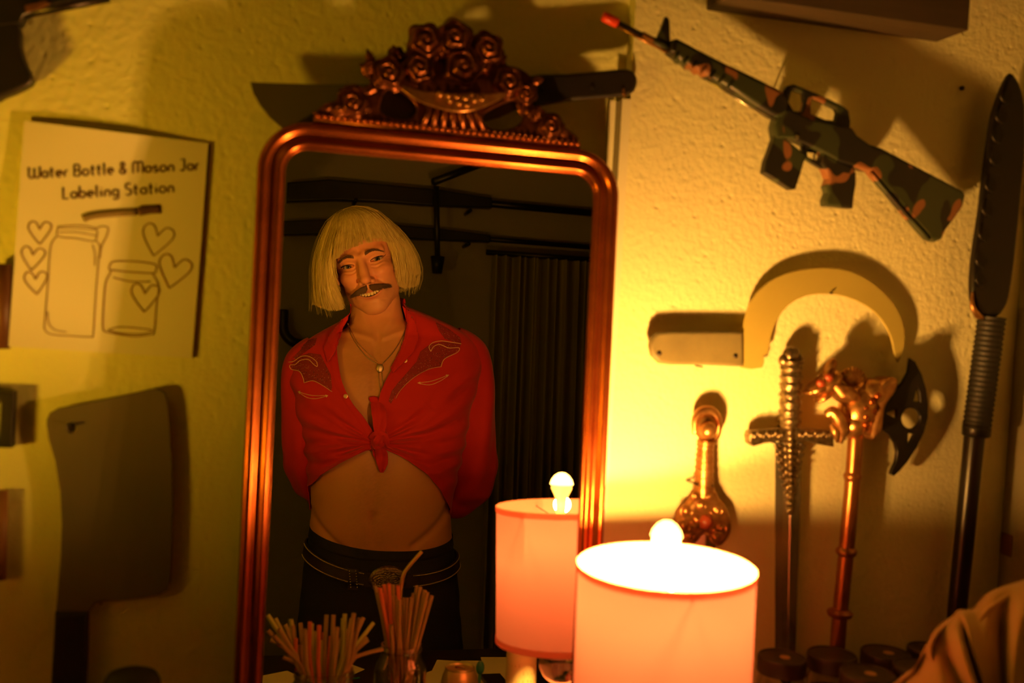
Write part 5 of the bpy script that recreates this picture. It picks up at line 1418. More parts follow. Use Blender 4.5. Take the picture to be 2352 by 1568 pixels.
# eyes
for s in (-1, 1):
    ws = surf_w(s * (EA + .0185), .0) 
    k_ = np.argmin((a - s * EA) ** 2 + (b - 0) ** 2 + 10 * (wv < .02)); w_in = float(wv.reshape(-1)[k_])
    r = .0122; cw = w_in + .0060 - r + .0012
    V, Fc = ell_vf((0, 0, 0), (r, r, r), 48, 48); V = np.array(V)      # pole along +Z of the sphere
    # turn so that the pole looks at the camera
    g = tc_ * 1.0; gl = np.array((np.dot(g, exv), np.dot(g, eyv), np.dot(g, ezv))); gl /= np.linalg.norm(gl)
    zx = np.cross((0, 1, 0), gl); zx /= np.linalg.norm(zx); zy = np.cross(gl, zx)
    Vl = V[:, :1] * zx + V[:, 1:2] * zy + V[:, 2:] * gl
    ang = np.arccos(np.clip(V[:, 2] / r, -1, 1))
    mi = [2 if np.mean([ang[i] for i in f]) < .23 else 1 if np.mean([ang[i] for i in f]) < .54 else 0 for f in Fc]
    mesh('eyeball', HW(s * EA + Vl[:, 0], .0004 + Vl[:, 1], cw + Vl[:, 2]), Fc, None, body, mats=[M['eye_white'], M['iris'], M['pupil']], midx=mi)
    def lidc(u, off): 
        uu = max(1 - u * u, 0); return (s * EA + u * .0152, .0038 * uu ** .75 + .0012 * u * s + off)
    P = [on_face(*lidc(u, .0012), .0004) for u in np.linspace(-1 if s > 0 else 1, 1 if s > 0 else -1, 22)]
    P += [on_face(s * (EA + .0175), .0030, .0004), on_face(s * (EA + .0205), .0056, .0003)]
    tube('eyeliner', P, [.0004, .0008, .0010, .0011, .0011, .0004], M['pupil'], body, 8)
    mbe = MB()
    for u in np.linspace(-.9, .95, 34):
        q = np.array(on_face(*lidc(u, .0006), .0006)); 
        mbe.add(*tube_vf([q, q + ezv * .003 + eyv * .0003, q + ezv * .0042 + eyv * .0014 + exv * .0016 * u], [.00016, .00006], 4))
    mbe.build('eyelashes', M['pupil'], body)
    mbe = MB()
    for k in range(300):
        q = random.random(); aa = s * (.0125 + .038 * q); bb = .0165 + .0065 * sin(pi * min(q * .95 + .05, 1)) - .003 * q + random.uniform(-1, 1) * .0034 * (1 - .65 * q)
        p = on_face(aa, bb, .0002); d = exv * s * .0052 * (1 - .2 * q) + eyv * (.0038 * (1 - 1.7 * q)) 
        mbe.add(*tube_vf([p, p + d * .5 + ezv * .0012, p + d * 1.05 + ezv * .0006], [.00034, .00012], 4))
    mbe.build('eyebrow', M['brow_hair'], body)
# teeth
for k in range(10):
    sg = -1 if k < 5 else 1; i = k % 5 if sg > 0 else 4 - (k % 5)
    wd = (.0084, .0068, .0072, .0064, .0060)[i]; x0_ = sg * sum((.0084, .0068, .0072, .0064, .0060)[:i]) + sg * wd / 2
    x0_ = x0_ * .88; wd *= .88
    curve_w = w0 = surf_w(0, -.060) - .0045 - 12.0 * x0_ ** 2
    cbt = -.0705 + .0110 * (x0_ / .033) ** 2 + .0012
    V, Fc = ell_vf((0, 0, 0), (1, 1, 1), 16, 12); V = np.array(V); V = np.sign(V) * np.abs(V) ** .55
    mesh('tooth', HW(x0_ + V[:, 0] * wd * .485, cbt - .0005 + V[:, 1] * .0044, w0 + V[:, 2] * .0022), Fc, M['teeth'], body)
# moustache: short combed hairs
mbe = MB()
for k in range(2600):
    s = random.choice((-1, 1)); q = random.random() ** .85
    aa = s * (.0018 + .0395 * q); top = -.0490 - .0115 * q ** 1.8; thick = .0125 * (1 - .50 * q ** 2) * (1 if q > .06 else .7)
    bb = top - thick * random.random()
    p = on_face(aa, bb, .0002)
    d = exv * s * (.0040 + .0035 * q) - eyv * (.0060 - .0030 * q) ; d = d * random.uniform(.6, 1.25) + exv * random.uniform(-.0016, .0016)
    mbe.add(*tube_vf([p, p + d * .5 + ezv * .0030, p + d + ezv * .0020], [.00040, .00034, .00010], 4, caps=False))
mbe.build('moustache', M['dark_hair'], body)
# ---------------------------------------------------------------- wig
def HP(px, py, w_): return atm(px, py, YHC + w_)
K0 = (793, 487, .005)
guides = [  # image left, going round over the fringe to image right; (px, py, depth in front of the head's centre)
 [K0, (762, 500, -.012), (738, 545, -.020), (722, 605, -.020), (719, 660, -.018), (716, 712, -.015)],
 [K0, (764, 505, .012), (742, 550, .018), (728, 605, .022), (728, 665, .024), (735, 720, .024)],
 [K0, (768, 512, .030), (750, 558, .046), (740, 610, .052), (742, 670, .052), (758, 727, .050)],
 [K0, (774, 516, .040), (757, 562, .064), (750, 615, .070), (754, 675, .068), (780, 727, .060)],
 [K0, (778, 516, .048), (764, 560, .078), (758, 612, .080), (766, 668, .074), (798, 722, .062)],
]
fringe = [
 [K0, (782, 515, .052), (771, 548, .084), (766, 578, .090), (763, 605, .090)],
 [K0, (788, 512, .054), (780, 545, .088), (776, 575, .096), (772, 600, .096)],
 [K0, (796, 510, .056), (793, 540, .090), (790, 565, .100), (788, 584, .101)],
 [K0, (804, 507, .056), (806, 534, .090), (806, 556, .101), (805, 576, .103)],
 [K0, (813, 504, .056), (820, 528, .090), (823, 550, .101), (825, 570, .103)],
 [K0, (822, 501, .054), (835, 522, .088), (842, 544, .100), (846, 564, .102)],
 [K0, (832, 499, .050), (850, 520, .082), (861, 541, .095), (868, 560, .098)],
 [K0, (840, 498, .046), (864, 520, .072), (880, 542, .086), (889, 560, .088)],
 [K0, (846, 498, .042), (874, 522, .062), (893, 546, .074), (903, 568, .076)],
]
right = [
 [K0, (848, 498, .036), (882, 527, .056), (904, 560, .066), (912, 610, .060), (921, 672, .048)],
 [K0, (850, 495, .028), (892, 525, .042), (922, 570, .050), (934, 625, .048), (934, 678, .040)],
 [K0, (850, 492, .016), (900, 522, .024), (938, 572, .030), (953, 628, .030), (948, 674, .026)],
 [K0, (850, 490, .000), (905, 520, .000), (948, 572, .004), (967, 622, .004), (959, 664, .004)],
 [K0, (848, 489, -.020), (902, 520, -.030), (945, 570, -.030), (962, 622, -.028), (955, 668, -.024)],
 [K0, (842, 490, -.040), (892, 525, -.062), (930, 575, -.066), (946, 630, -.062), (940, 680, -.055)],
 [K0, (832, 492, -.055), (870, 530, -.086), (900, 580, -.094), (915, 635, -.090), (912, 690, -.078)],
 [K0, (815, 492, -.060), (838, 530, -.096), (858, 580, -.108), (868, 640, -.104), (868, 700, -.090)],
 [K0, (798, 492, -.060), (805, 530, -.094), (812, 580, -.106), (816, 645, -.102), (820, 712, -.088)],
 [K0, (782, 492, -.050), (772, 530, -.080), (766, 585, -.090), (766, 650, -.086), (772, 722, -.074)],
 [K0, (770, 495, -.030), (750, 538, -.050), (738, 590, -.056), (736, 655, -.054), (740, 722, -.046)],
 [K0, (762, 500, -.012), (738, 545, -.020), (722, 605, -.020), (719, 660, -.018), (716, 712, -.015)],
]
def gworld(g):
    P = np.array(catmull([np.array(HP(*q)) for q in g], 7)); d = P - E_
    l = np.stack([d @ exv, d @ eyv, d @ ezv + .080], 1) - np.array((0, .032, -.012)); k = np.linalg.norm(l / np.array((.0835, .0980, .1035)), axis=1)
    f = np.where((k < 1) & (l[:, 1] > .020), 1 / np.maximum(k, .2), 1.0); f = 1 + (f - 1) * np.clip((l[:, 1] - .02) / .02, 0, 1)
    l = l * f[:, None] + np.array((0, .032, -.012)); return E_ + l[:, :1] * exv + l[:, 1:2] * eyv + (l[:, 2:] - .080) * ezv
def resamp(P, n):
    d = np.concatenate([[0], np.cumsum(np.linalg.norm(np.diff(P, axis=0), axis=1))]); t = np.linspace(0, d[-1], n)
    return np.stack([np.interp(t, d, P[:, k]) for k in range(3)], 1)
hc = HP(845, 600, -.005)
wig = None
def hair_set(gs, count, name, inset, rad=(.00045, .00062, .00050, .00012), jit=.0020, parent=None, tipj=.010, close_cap=True):
    W_ = [resamp(gworld(g), 22) for g in gs]; mbh = MB(); VV = []; FF = []
    n = len(W_); clumps = [(random.random() * (n - 1), random.random(), random.random(), np.array((random.uniform(-1, 1), random.uniform(-1, 1), 0)), random.uniform(3, 7), random.uniform(0, 6.28)) for _ in range(max(24, count // 13))]
    for k in range(count):
        cl_ = clumps[random.randrange(len(clumps))]; sc_ = cl_[0]
        s = min(max(sc_ + random.gauss(0, .30), 0), n - 1.0001); i = min(int(s), n - 2); f = s - i; ic = min(int(sc_), n - 2); fc = sc_ - ic
        P = W_[i] * (1 - f) + W_[i + 1] * f; Pc = W_[ic] * (1 - fc) + W_[ic + 1] * fc
        t0 = np.linspace(0, 1, len(P))[:, None]; P = P + (Pc - P) * (t0 ** 1.3) * .72
        P = P + cl_[3] * jit * 1.8 * np.sin(t0 * cl_[4] + cl_[5]) * t0 + cl_[3] * jit * 1.5 * t0 ** 2
        dep = random.random() ** 1.6 * .7 + .3 * cl_[1]
        out = P - hc; out /= np.linalg.norm(out, axis=1, keepdims=True)
        tt = np.linspace(0, 1, len(P))[:, None]
        P = P - out * (inset * dep) * (0.3 + .7 * tt)
        a1, a2, a3 = random.uniform(-1, 1), random.uniform(0, 6.28), random.uniform(2, 5)
        side = np.array((a1, random.uniform(-1, 1), 0)); P = P + side * jit * (tt ** .7) * (1 + .5 * np.sin(tt * a3 + a2)) + out * jit * .5 * np.sin(tt * a3 * 1.7 + a2)
        L = 1 - (.5 * random.random() + .9 * cl_[2]) * tipj / max(.03, np.linalg.norm(P[-1] - P[0])) * 1.0
        m_ = max(8, int(22 * L)); P = P[:m_]
        P = P[::2] if len(P) % 2 else np.concatenate([P[::2], P[-1:]])
        V, Fc = tube_vf(P, rad, 4, caps=False, up=None)
        o_ = len(VV); VV.extend(V); FF.extend(tuple(q + o_ for q in f_) for f_ in Fc)
    return VV, FF
def cap_surf(gs, inset, n=22):
    W_ = [resamp(gworld(g), n) for g in gs]; D_ = []
    for i in range(len(W_) - 1):
        for k in range(5): f = k / 5; D_.append(W_[i] * (1 - f) + W_[i + 1] * f)
    D_.append(W_[-1]); V = []
    for P in D_:
        out = P - hc; out /= np.linalg.norm(out, axis=1, keepdims=True); V.append(P - out * inset * np.linspace(.4, 1, n)[:, None])
    V = np.array(V); m_ = len(D_)
    return V.reshape(-1, 3), [(i * n + j, (i + 1) * n + j, (i + 1) * n + j + 1, i * n + j + 1) for i in range(m_ - 1) for j in range(int(n * .80))]
wmb_V, wmb_F = [], []
for gs, cnt, inset, jit, tipj in ((guides, 1900, .012, .0022, .014), (right, 3600, .014, .0024, .012), (fringe, 1900, .006, .0013, .009), (guides[3:] + fringe[:2], 180, .004, .0015, .008), (fringe[-2:] + right[:2], 140, .005, .0015, .008)):
    V, Fc = hair_set(gs, cnt, '', inset, jit=jit, tipj=tipj); o_ = len(wmb_V); wmb_V.extend(V); wmb_F.extend(tuple(q + o_ for q in f) for f in Fc)
for k in range(70):       # flyaway hairs round the crown
    g = random.choice(guides[:3] + right[1:5]); P = resamp(gworld(g), 12); out = P - hc; out /= np.linalg.norm(out, axis=1, keepdims=True)
    P = P + out * random.uniform(.001, .006) * np.sin(np.linspace(0, pi, 12))[:, None] + np.array((random.uniform(-.006, .006), random.uniform(-.01, .01), random.uniform(-.004, .002)))
    V, Fc = tube_vf(P, [.00022, .00022, .0001], 4, caps=False); o_ = len(wmb_V); wmb_V.extend(V); wmb_F.extend(tuple(q + o_ for q in f) for f in Fc)
wig = mesh('wig', wmb_V, wmb_F, M['hair'], person)
capV, capF = [], []
for gs, ins in ((guides, .014), (right, .016), (fringe, .0075), ([guides[-1], fringe[0]], .010) if False else (guides[-2:], .014)):
    V, Fc = cap_surf(gs, ins); o_ = len(capV); capV.extend(V.tolist()); capF.extend(tuple(q + o_ for q in f) for f in Fc)
mesh('wig_cap', capV, capF, mat('wig_cap_hair', (.42, .27, .07), .6, col2=(.25, .15, .04), nscale=300, stretch=(1, 1, .15)), wig)

# ---------------------------------------------------------------- shirt
Lsh = [(806, 716), (797, 728), (772, 742), (735, 762), (700, 785), (676, 812), (664, 850), (668, 900), (680, 960), (692, 1010), (700, 1050), (706, 1100), (711, 1145), (711, 1190)]
Rsh = [(925, 695), (935, 706), (962, 716), (1010, 736), (1055, 758), (1090, 782), (1108, 815), (1104, 860), (1085, 920), (1068, 1000), (1058, 1050), (1047, 1100), (1036, 1150), (1035, 1195)]
zt2 = atm(925, 699, YT_)[2]; zb2 = min(atm(712, 1150, YT_)[2], atm(1034, 1172, YT_)[2])
NZ, NP = 300, 420
sh_ = Loft(Lsh, Rsh, [(700, .066), (740, .070), (770, .076), (800, .094), (860, .124), (930, .132), (1000, .126), (1060, .128), (1130, .133), (1200, .134)],
           [(700, .070), (740, .078), (790, .100), (860, .120), (950, .120), (1080, .105), (1200, .112)], zt2, zb2, NZ, 2.3)
def edge_line(pts):
    P = []
    for x, y in pts:
        yy = .07 if y < 760 else np.interp(y, [760, 860, 930, 1200], [.075, .12, .13, .132]); P.append(atm(x, y, YT_ + yy * (.97)))
    P = catmull(P, 6); z = np.array([p[2] for p in P]); x = np.array([p[0] for p in P]); o = np.argsort(z); return z[o], x[o]
zeL, xeL = edge_line([(806, 700), (798, 725), (784, 752), (776, 795), (780, 845), (790, 885), (810, 925), (838, 962), (857, 992), (863, 1012), (862, 1024), (840, 1036), (808, 1051), (775, 1070), (742, 1096), (718, 1124), (700, 1150)])
zeR, xeR = edge_line([(928, 690), (936, 715), (936, 745), (925, 795), (902, 842), (882, 880), (870, 915), (865, 960), (864, 1000), (866, 1016), (868, 1026), (895, 1036), (925, 1050), (955, 1070), (985, 1094), (1012, 1122), (1030, 1152), (1050, 1178)])
rows = []
for i in range(NZ):
    z = sh_.z[i]; pl = sh_.phi_of(i, np.interp(z, zeL, xeL)); pr = sh_.phi_of(i, np.interp(z, zeR, xeR))
    phi = np.linspace(float(pl), float(pr) + 2 * pi, NP)       # from the left edge, round the back, to the right edge
    rows.append(phi)
rows = np.array(rows)
SV = np.array([sh_.pt(i, rows[i]) for i in range(NZ)])
pp = PM(SV.reshape(-1, 3)).reshape(NZ, NP, 2); X2, Y2 = pp[..., 0], pp[..., 1]
KX, KY = 864., 1016.
dx, dy = X2 - KX, Y2 - KY; rr_ = np.hypot(dx, dy); an_ = np.arctan2(dy, np.abs(dx))
frs = np.clip(np.sin(rows) * 3, 0, 1)
fold = np.zeros_like(X2)
# pleats pulled towards the knot
w1 = np.exp(-((rr_ - 75) / 75) ** 2) * np.clip((an_ + .75) / .3, 0, 1)
fold += .0060 * w1 * np.sin(an_ * 15 + .9 * np.sin(rr_ / 26) + np.where(dx > 0, .8, 0)) * frs
fold += .0028 * w1 * np.sin(an_ * 31 + 1.3 + .02 * rr_) * frs
# gathered cloth round the waist and under the arms
w2 = np.exp(-((Y2 - 1040) / 70) ** 2)
fold += .0032 * w2 * np.sin(Y2 / 6.2 + 1.6 * np.sin(X2 / 42) + .03 * np.abs(dx)) * np.clip(rr_ / 150, 0, 1)
w3 = np.exp(-((Y2 - 900) / 60) ** 2) * np.clip((np.abs(dx) - 120) / 60, 0, 1)
fold += .0030 * w3 * np.sin((np.abs(dx) * .8 + (Y2 - 850)) / 9.0)
fold += .0012 * np.sin(X2 / 17 + np.sin(Y2 / 31) * 2) * np.clip((Y2 - 780) / 100, 0, 1)
# placket raised along the open front
el = np.minimum(np.abs(X2 - np.interp(sh_.z, zeL, xeL)[:, None] * 0 - X2[:, :1]), 999); er = np.abs(X2 - X2[:, -1:])
top_m = (sh_.z > atm(865, 1000, YT_)[2])[:, None]
fold += .0016 * np.where(top_m & (((el < 17) & (rows < pi + .5)) | ((er < 17) & (rows > pi))), 1, 0) * frs
hem = np.exp(-el / 2.5) + np.exp(-er / 2.5); fold += .0012 * np.clip(hem, 0, 1)
nr_s = np.stack([np.cos(rows), np.sin(rows), 0 * rows], -1)
SV = SV + fold[..., None] * nr_s
SF = [(i * NP + j, i * NP + j + 1, (i + 1) * NP + j + 1, (i + 1) * NP + j) for i in range(NZ - 1) for j in range(NP - 1)]
shirt = mesh('shirt', SV.reshape(-1, 3), SF, M['shirt'], person)
sm_ = shirt.modifiers.new('thickness', 'SOLIDIFY'); sm_.thickness = .0016; sm_.offset = 1
# sleeves
def sleeve(path, rads, seed):
    P = np.array(catmull(path, 14)); n = len(P); seg = 96
    V, Fc = tube_vf(P, rads, seg, caps=False, up=(0, 1, 0)); V = np.array(V).reshape(n, seg, 3)
    s_ = np.linspace(0, 1, n)[:, None]; a_ = np.linspace(0, 2 * pi, seg, endpoint=False)[None]
    f = .0032 * np.sin(a_ * 2 + s_ * 16 + seed) * np.clip(s_ * 3, 0, 1) + .0028 * np.sin(s_ * 55 + 2.2 * np.sin(a_ + seed)) * np.clip((s_ - .45) * 4, 0, 1) + .0022 * np.sin(a_ * 5 + s_ * 9 + seed * 2) * np.clip(s_ * 4, 0, 1)
    c = P[:, None, :]; d = V - c; d /= np.linalg.norm(d, axis=-1, keepdims=True); V = V + d * f[..., None]
    return V.reshape(-1, 3), Fc
VR, FR = sleeve(SLR, [.050, .061, .058, .054, .054, .055, .055, .050, .040], 1.0)
VL, FL = sleeve(SLL, [.050, .059, .055, .051, .048, .049, .047, .044, .038], 2.4)
slR = mesh('sleeve', VR, FR, M['shirt'], shirt); slL = mesh('sleeve', VL, FL, M['shirt'], shirt)
for o in (slR, slL): m_ = o.modifiers.new('thickness', 'SOLIDIFY'); m_.thickness = .0015; m_.offset = 0
allV = [tuple(v) for v in SV.reshape(-1, 3)] + [tuple(v) for v in VR] + [tuple(v) for v in VL]
o1 = NZ * NP; o2 = o1 + len(VR)
shirt_bvh = BVHTree.FromPolygons(allV, SF + [tuple(q + o1 for q in f) for f in FR] + [tuple(q + o2 for q in f) for f in FL])
bs_ = len(allV); both_bvh = BVHTree.FromPolygons(allV + [tuple(v) for v in TV.reshape(-1, 3)], SF + [tuple(int(q) + bs_ for q in f) for f in TF])
def drape(px, py, off=.001, bvh=None, fallback=.12):
    d = refl_d(ray(px, py)); d = d / np.linalg.norm(d)
    r = (bvh or shirt_bvh).ray_cast(Vector(CAM2), Vector(d))
    if r[0] is None or r[0][1] < YT_ + .004: return atm(px, py, YT_ + (.045 if py < 800 else fallback))
    return np.array(r[0]) - d * off
def patch(name, poly, m, parent, off=.0011, step=5.0, bvh=None, th=.0):
    P = [np.array(p, float) for p in poly]; B = []
    for i in range(len(P)):
        q, r = P[i], P[(i + 1) % len(P)]; k = max(1, int(np.linalg.norm(r - q) / step)); B += [q + (r - q) * t_ / k for t_ in range(k)]
    n = len(B); pts = [Vector(q) for q in B]; xs = [q[0] for q in B]; ys = [q[1] for q in B]
    def inside(x, y):
        c = False; j = n - 1
        for i in range(n):
            if (B[i][1] > y) != (B[j][1] > y) and x < (B[j][0] - B[i][0]) * (y - B[i][1]) / (B[j][1] - B[i][1]) + B[i][0]: c = not c
            j = i
        return c
    x = min(xs) + step / 2
    while x < max(xs):
        y = min(ys) + step / 2
        while y < max(ys):
            if inside(x, y): pts.append(Vector((x, y)))
            y += step
        x += step
    v2, _, fs, *_r = delaunay_2d_cdt(pts, [], [list(range(n))], 1, 1e-4)
    V = [drape(q[0], q[1], off, bvh) for q in v2]
    o = mesh(name, V, [tuple(f) for f in fs], m, parent); return o
def cord(mbq, pts, wpx, off=.0016, sm=5, bvh=None, seg=6):
    pts = catmull([np.array(p, float) for p in pts], sm) if sm else pts
    P = [drape(q[0], q[1], off, bvh) for q in pts]; mbq.add(*tube_vf(P, wpx / 2 / F * 2.2, seg))
c1 = crop(640, 440, 3.409); c2z = crop(620, 840, 2.8)
U1 = lambda L: [c1(*q) for q in L]; U2 = lambda L: [c2z(*q) for q in L]
patch('yoke', U1([(1185, 1195), (1290, 1172), (1430, 1190), (1412, 1235), (1360, 1275), (1290, 1310), (1272, 1370), (1180, 1388), (1080, 1440), (1010, 1495), (950, 1550), (905, 1610), (880, 1660), (860, 1640), (885, 1560), (940, 1490), (1020, 1400), (1080, 1330), (1110, 1250)]) , M['speckle'], shirt)
patch('yoke', U1([(1228, 1018), (1330, 1072), (1420, 1140), (1432, 1188), (1370, 1176), (1300, 1150), (1255, 1090)]), M['speckle'], shirt)
patch('yoke', U1([(90, 1356), (130, 1320), (185, 1280), (245, 1262), (330, 1275), (362, 1345), (408, 1430), (418, 1535), (408, 1560), (330, 1508), (262, 1480), (200, 1495), (186, 1440), (160, 1405), (100, 1390)]), M['speckle'], shirt)
patch('yoke', U1([(300, 1142), (235, 1160), (150, 1225), (80, 1305), (80, 1332), (120, 1322), (200, 1262), (285, 1200)]), M['speckle'], shirt)
mbp = MB()
cord(mbp, U1([(1430, 1190), (1350, 1178), (1270, 1168), (1205, 1183), (1178, 1215), (1192, 1250)]), 1.7)
cord(mbp, U1([(1192, 1250), (1215, 1212), (1262, 1196), (1330, 1222), (1412, 1222), (1398, 1258), (1300, 1308), (1272, 1370)]), 1.7)
cord(mbp, U1([(1272, 1370), (1180, 1388), (1080, 1440), (1005, 1500), (950, 1560), (915, 1620)]), 1.1)
cord(mbp, U1([(78, 1334), (120, 1326), (175, 1290), (240, 1290), (295, 1330), (302, 1368), (275, 1352), (232, 1314), (170, 1320), (130, 1352), (88, 1358), (98, 1390), (160, 1405), (188, 1450), (200, 1496)]), 1.6)
cord(mbp, U1([(200, 1496), (265, 1480), (330, 1508), (418, 1566)]), 1.3)
cord(mbp, U1([(1090, 1496), (1200, 1482), (1332, 1434)]), 1.4); cord(mbp, U1([(1090, 1498), (1180, 1512), (1265, 1482), (1332, 1436)]), 1.4)
for tip, q in (((1335, 1433), ((1308, 1432), (1318, 1452))), ((1085, 1497), ((1108, 1486), (1112, 1508)))):
    patch('arrow_head', U1([tip, q[0], q[1]]), M['piping'], shirt, .0016, 2)
cord(mbp, U2([(182, 166), (270, 190), (370, 190)]), 1.4); cord(mbp, U2([(182, 168), (240, 204), (300, 210), (370, 192)]), 1.4)
for tip, q in (((178, 164), ((196, 160), (190, 182))), ((375, 190), ((356, 184), (362, 204)))):
    patch('arrow_head', U2([tip, q[0], q[1]]), M['piping'], shirt, .0016, 2)
mbp.build('piping', M['piping'], shirt)
for q in (c1(990, 1322), c2z(487, 195)):
    c = drape(*q, off=.001); lathe('snap_button', [(0, .0012), (.0028, .0012), (.0034, .0024), (.0046, .0022), (.0050, 0)], c, M['stud'], shirt, 20, axis=tuple(CAM2 - c))
# collar wings
def wing(poly, off, bulge):
    return patch('collar_wing', poly, M['shirt'], shirt, off, 4)
for poly in ([(800, 722), (781, 738), (757, 768), (744, 800), (752, 832), (768, 812), (779, 782), (788, 752), (799, 734)], [(924, 702), (938, 712), (955, 742), (962, 775), (950, 806), (925, 836), (903, 856), (897, 846), (915, 812), (930, 775), (934, 742), (929, 720)]):
    w_ = patch('collar_wing', poly, M['shirt'], shirt, .0055, 4, both_bvh); q_ = w_.modifiers.new('thickness', 'SOLIDIFY'); q_.thickness = .0035; q_.offset = 0
# collar band behind the neck
mbp = MB(); P = []
for k in range(30):
    ph_ = pi + pi * k / 29; P.append((atm(866, 712, YT_)[0] + .062 * cos(ph_), YT_ + .01 + .068 * sin(ph_), atm(866, 712, YT_)[2] + .012 - .012 * abs(cos(ph_)) + .018))
mbp.add(*tube_vf(P, [.012, .016, .018, .016, .012], 12, squash=(1, .25), up=(0, 0, 1))); mbp.build('collar_stand', M['shirt'], shirt)
# the knot and its two ends
kn = MB()
kc = drape(868, 1017, .012)
def S(px, py, off): return drape(px, py, off)
def ribbon(pts, wid, th=.0035, n=8, ruff=.0015):
    """a strip of folded cloth with thickness, pts (px, py, off), wid in px"""
    C_ = np.array(catmull([np.array(drape(x, y, o, both_bvh)) for x, y, o in pts], n)); m_ = len(C_); Wd = np.interp(np.linspace(0, 1, m_), np.linspace(0, 1, len(wid)), wid) / F * 2.2 / 2
    V = []; seg = 26
    for i in range(m_):
        T = C_[min(i + 1, m_ - 1)] - C_[max(i - 1, 0)]; T /= np.linalg.norm(T); sd = np.cross(T, (0, 1, 0)); sd /= max(np.linalg.norm(sd), 1e-6); nn = np.cross(sd, T)
        for k in range(seg):
            a = 2 * pi * k / seg; c, s = cos(a), sin(a)
            V.append(C_[i] + sd * Wd[i] * c + nn * (th * np.sign(s) * abs(s) ** .6 + ruff * sin(c * 5 + i * .15) ))
    Fc = [(i * seg + k, i * seg + (k + 1) % seg, (i + 1) * seg + (k + 1) % seg, (i + 1) * seg + k) for i in range(m_ - 1) for k in range(seg)]
    Fc += [tuple(range(seg - 1, -1, -1)), tuple((m_ - 1) * seg + k for k in range(seg))]
    return V, Fc
kn = MB()
kn.add(*ribbon([(852, 1004, .004), (866, 1000, .016), (880, 1006, .018), (888, 1022, .010)], [10, 24, 26, 10], .006))
kn.add(*ribbon([(854, 1030, .004), (866, 1016, .020), (874, 1004, .020), (884, 994, .006)], [12, 22, 22, 10], .006))
kn.add(*ell_vf(S(868, 1016, .008), (.016, .012, .017), 24, 16))
kn.build('shirt_knot', M['shirt'], shirt)
kn = MB(); kn.add(*ribbon([(870, 1004, .014), (872, 978, .016), (870, 948, .014), (862, 922, .010), (848, 914, .008)], [18, 30, 34, 26, 6], .0035)); kn.build('knot_tail', M['shirt'], shirt)
kn = MB(); kn.add(*ribbon([(870, 1024, .016), (876, 1044, .020), (878, 1064, .018), (876, 1084, .012)], [18, 30, 26, 8], .0045)); kn.build('knot_tail', M['shirt'], shirt)
kn = MB(); kn.add(*ribbon([(862, 1024, .012), (866, 1042, .016), (872, 1058, .014)], [14, 20, 12], .0045)); kn.build('knot_tail', M['shirt'], shirt)

# ---------------------------------------------------------------- necklaces
nk = MB()
cord(nk, [(799, 742), (806, 768), (822, 795), (845, 822), (868, 836)], 2.2, .0012, 6, skin_bvh)
cord(nk, [(934, 726), (931, 755), (918, 785), (900, 812), (878, 836)], 2.2, .0012, 6, skin_bvh)
cord(nk, [(803, 752), (820, 785), (842, 808), (866, 830)], 1.4, .0022, 6, skin_bvh)
cord(nk, [(870, 856), (871, 880), (874, 900)], 1.8, .002, 5, skin_bvh); cord(nk, [(877, 856), (879, 880), (880, 905)], 1.8, .002, 5, skin_bvh)
nkl = nk.build('necklace', M['chain'], person)
pd = drape(873, 846, .003, skin_bvh)
V, Fc = ell_vf(pd, (.0085, .003, .0105), 24, 14); mesh('pendant', V, Fc, M['chain'], nkl)

# ---------------------------------------------------------------- jeans, belt
Ljn = [(715, 1195), (712, 1225), (705, 1262), (697, 1310), (690, 1370), (684, 1440), (680, 1500)]
Rjn = [(1034, 1195), (1037, 1232), (1042, 1262), (1048, 1310), (1053, 1370), (1058, 1440), (1060, 1500)]
ztj = atm(870, 1215, YT_)[2]; zbj = atm(870, 1490, YT_)[2]
NJ, NQ = 110, 160
jl = Loft(Ljn, Rjn, [(1195, .122), (1260, .124), (1330, .122), (1420, .118), (1500, .112)], [(1195, .108), (1300, .136), (1400, .142), (1500, .130)], ztj, zbj, NJ, 2.2)
pj = np.linspace(0, 2 * pi, NQ, endpoint=False)
JV = np.array([jl.pt(i, pj) for i in range(NJ)])
# the waistband dips at the front
dip = .030 * np.clip(np.sin(pj), 0, 1) ** 1.3 - .010 * np.clip(-np.sin(pj), 0, 1)
fall = np.linspace(1, 0, NJ)[:, None] ** 1.0
roll_fix = (atm(1036, 1228, YT_)[2] - atm(713, 1213, YT_)[2]) / 2 * np.cos(pj)
JV[..., 2] -= (dip - roll_fix)[None] * fall
ii = np.arange(NJ)[:, None] / NJ
jf = .0016 * np.sin(pj[None] * 9 + ii * 14) * ii + .0022 * np.sin(ii * 26 + 2 * np.sin(pj[None] * 3)) * np.clip(ii - .35, 0, 1)
jf += .0022 * (ii < .09)
JV += jf[..., None] * np.stack([np.cos(pj), np.sin(pj), 0 * pj], -1)[None]
JF = [(i * NQ + j, i * NQ + (j + 1) % NQ, (i + 1) * NQ + (j + 1) % NQ, (i + 1) * NQ + j) for i in range(NJ - 1) for j in range(NQ)]
jm = MB(); jm.add(JV.reshape(-1, 3), JF)
for L in legs:
    jm.add(*tube_vf([np.array(p) for p in L], [.094, .092, .080, .074, .072, .072], 40, caps=False))
hipc = atm(870, 1470, YT_); jm.add(*ell_vf((hipc[0], YT_ - .01, hipc[2] + .0), (.150, .115, .06), 40, 20))
jeans = jm.build('jeans', M['denim'], person)
jb = MB()
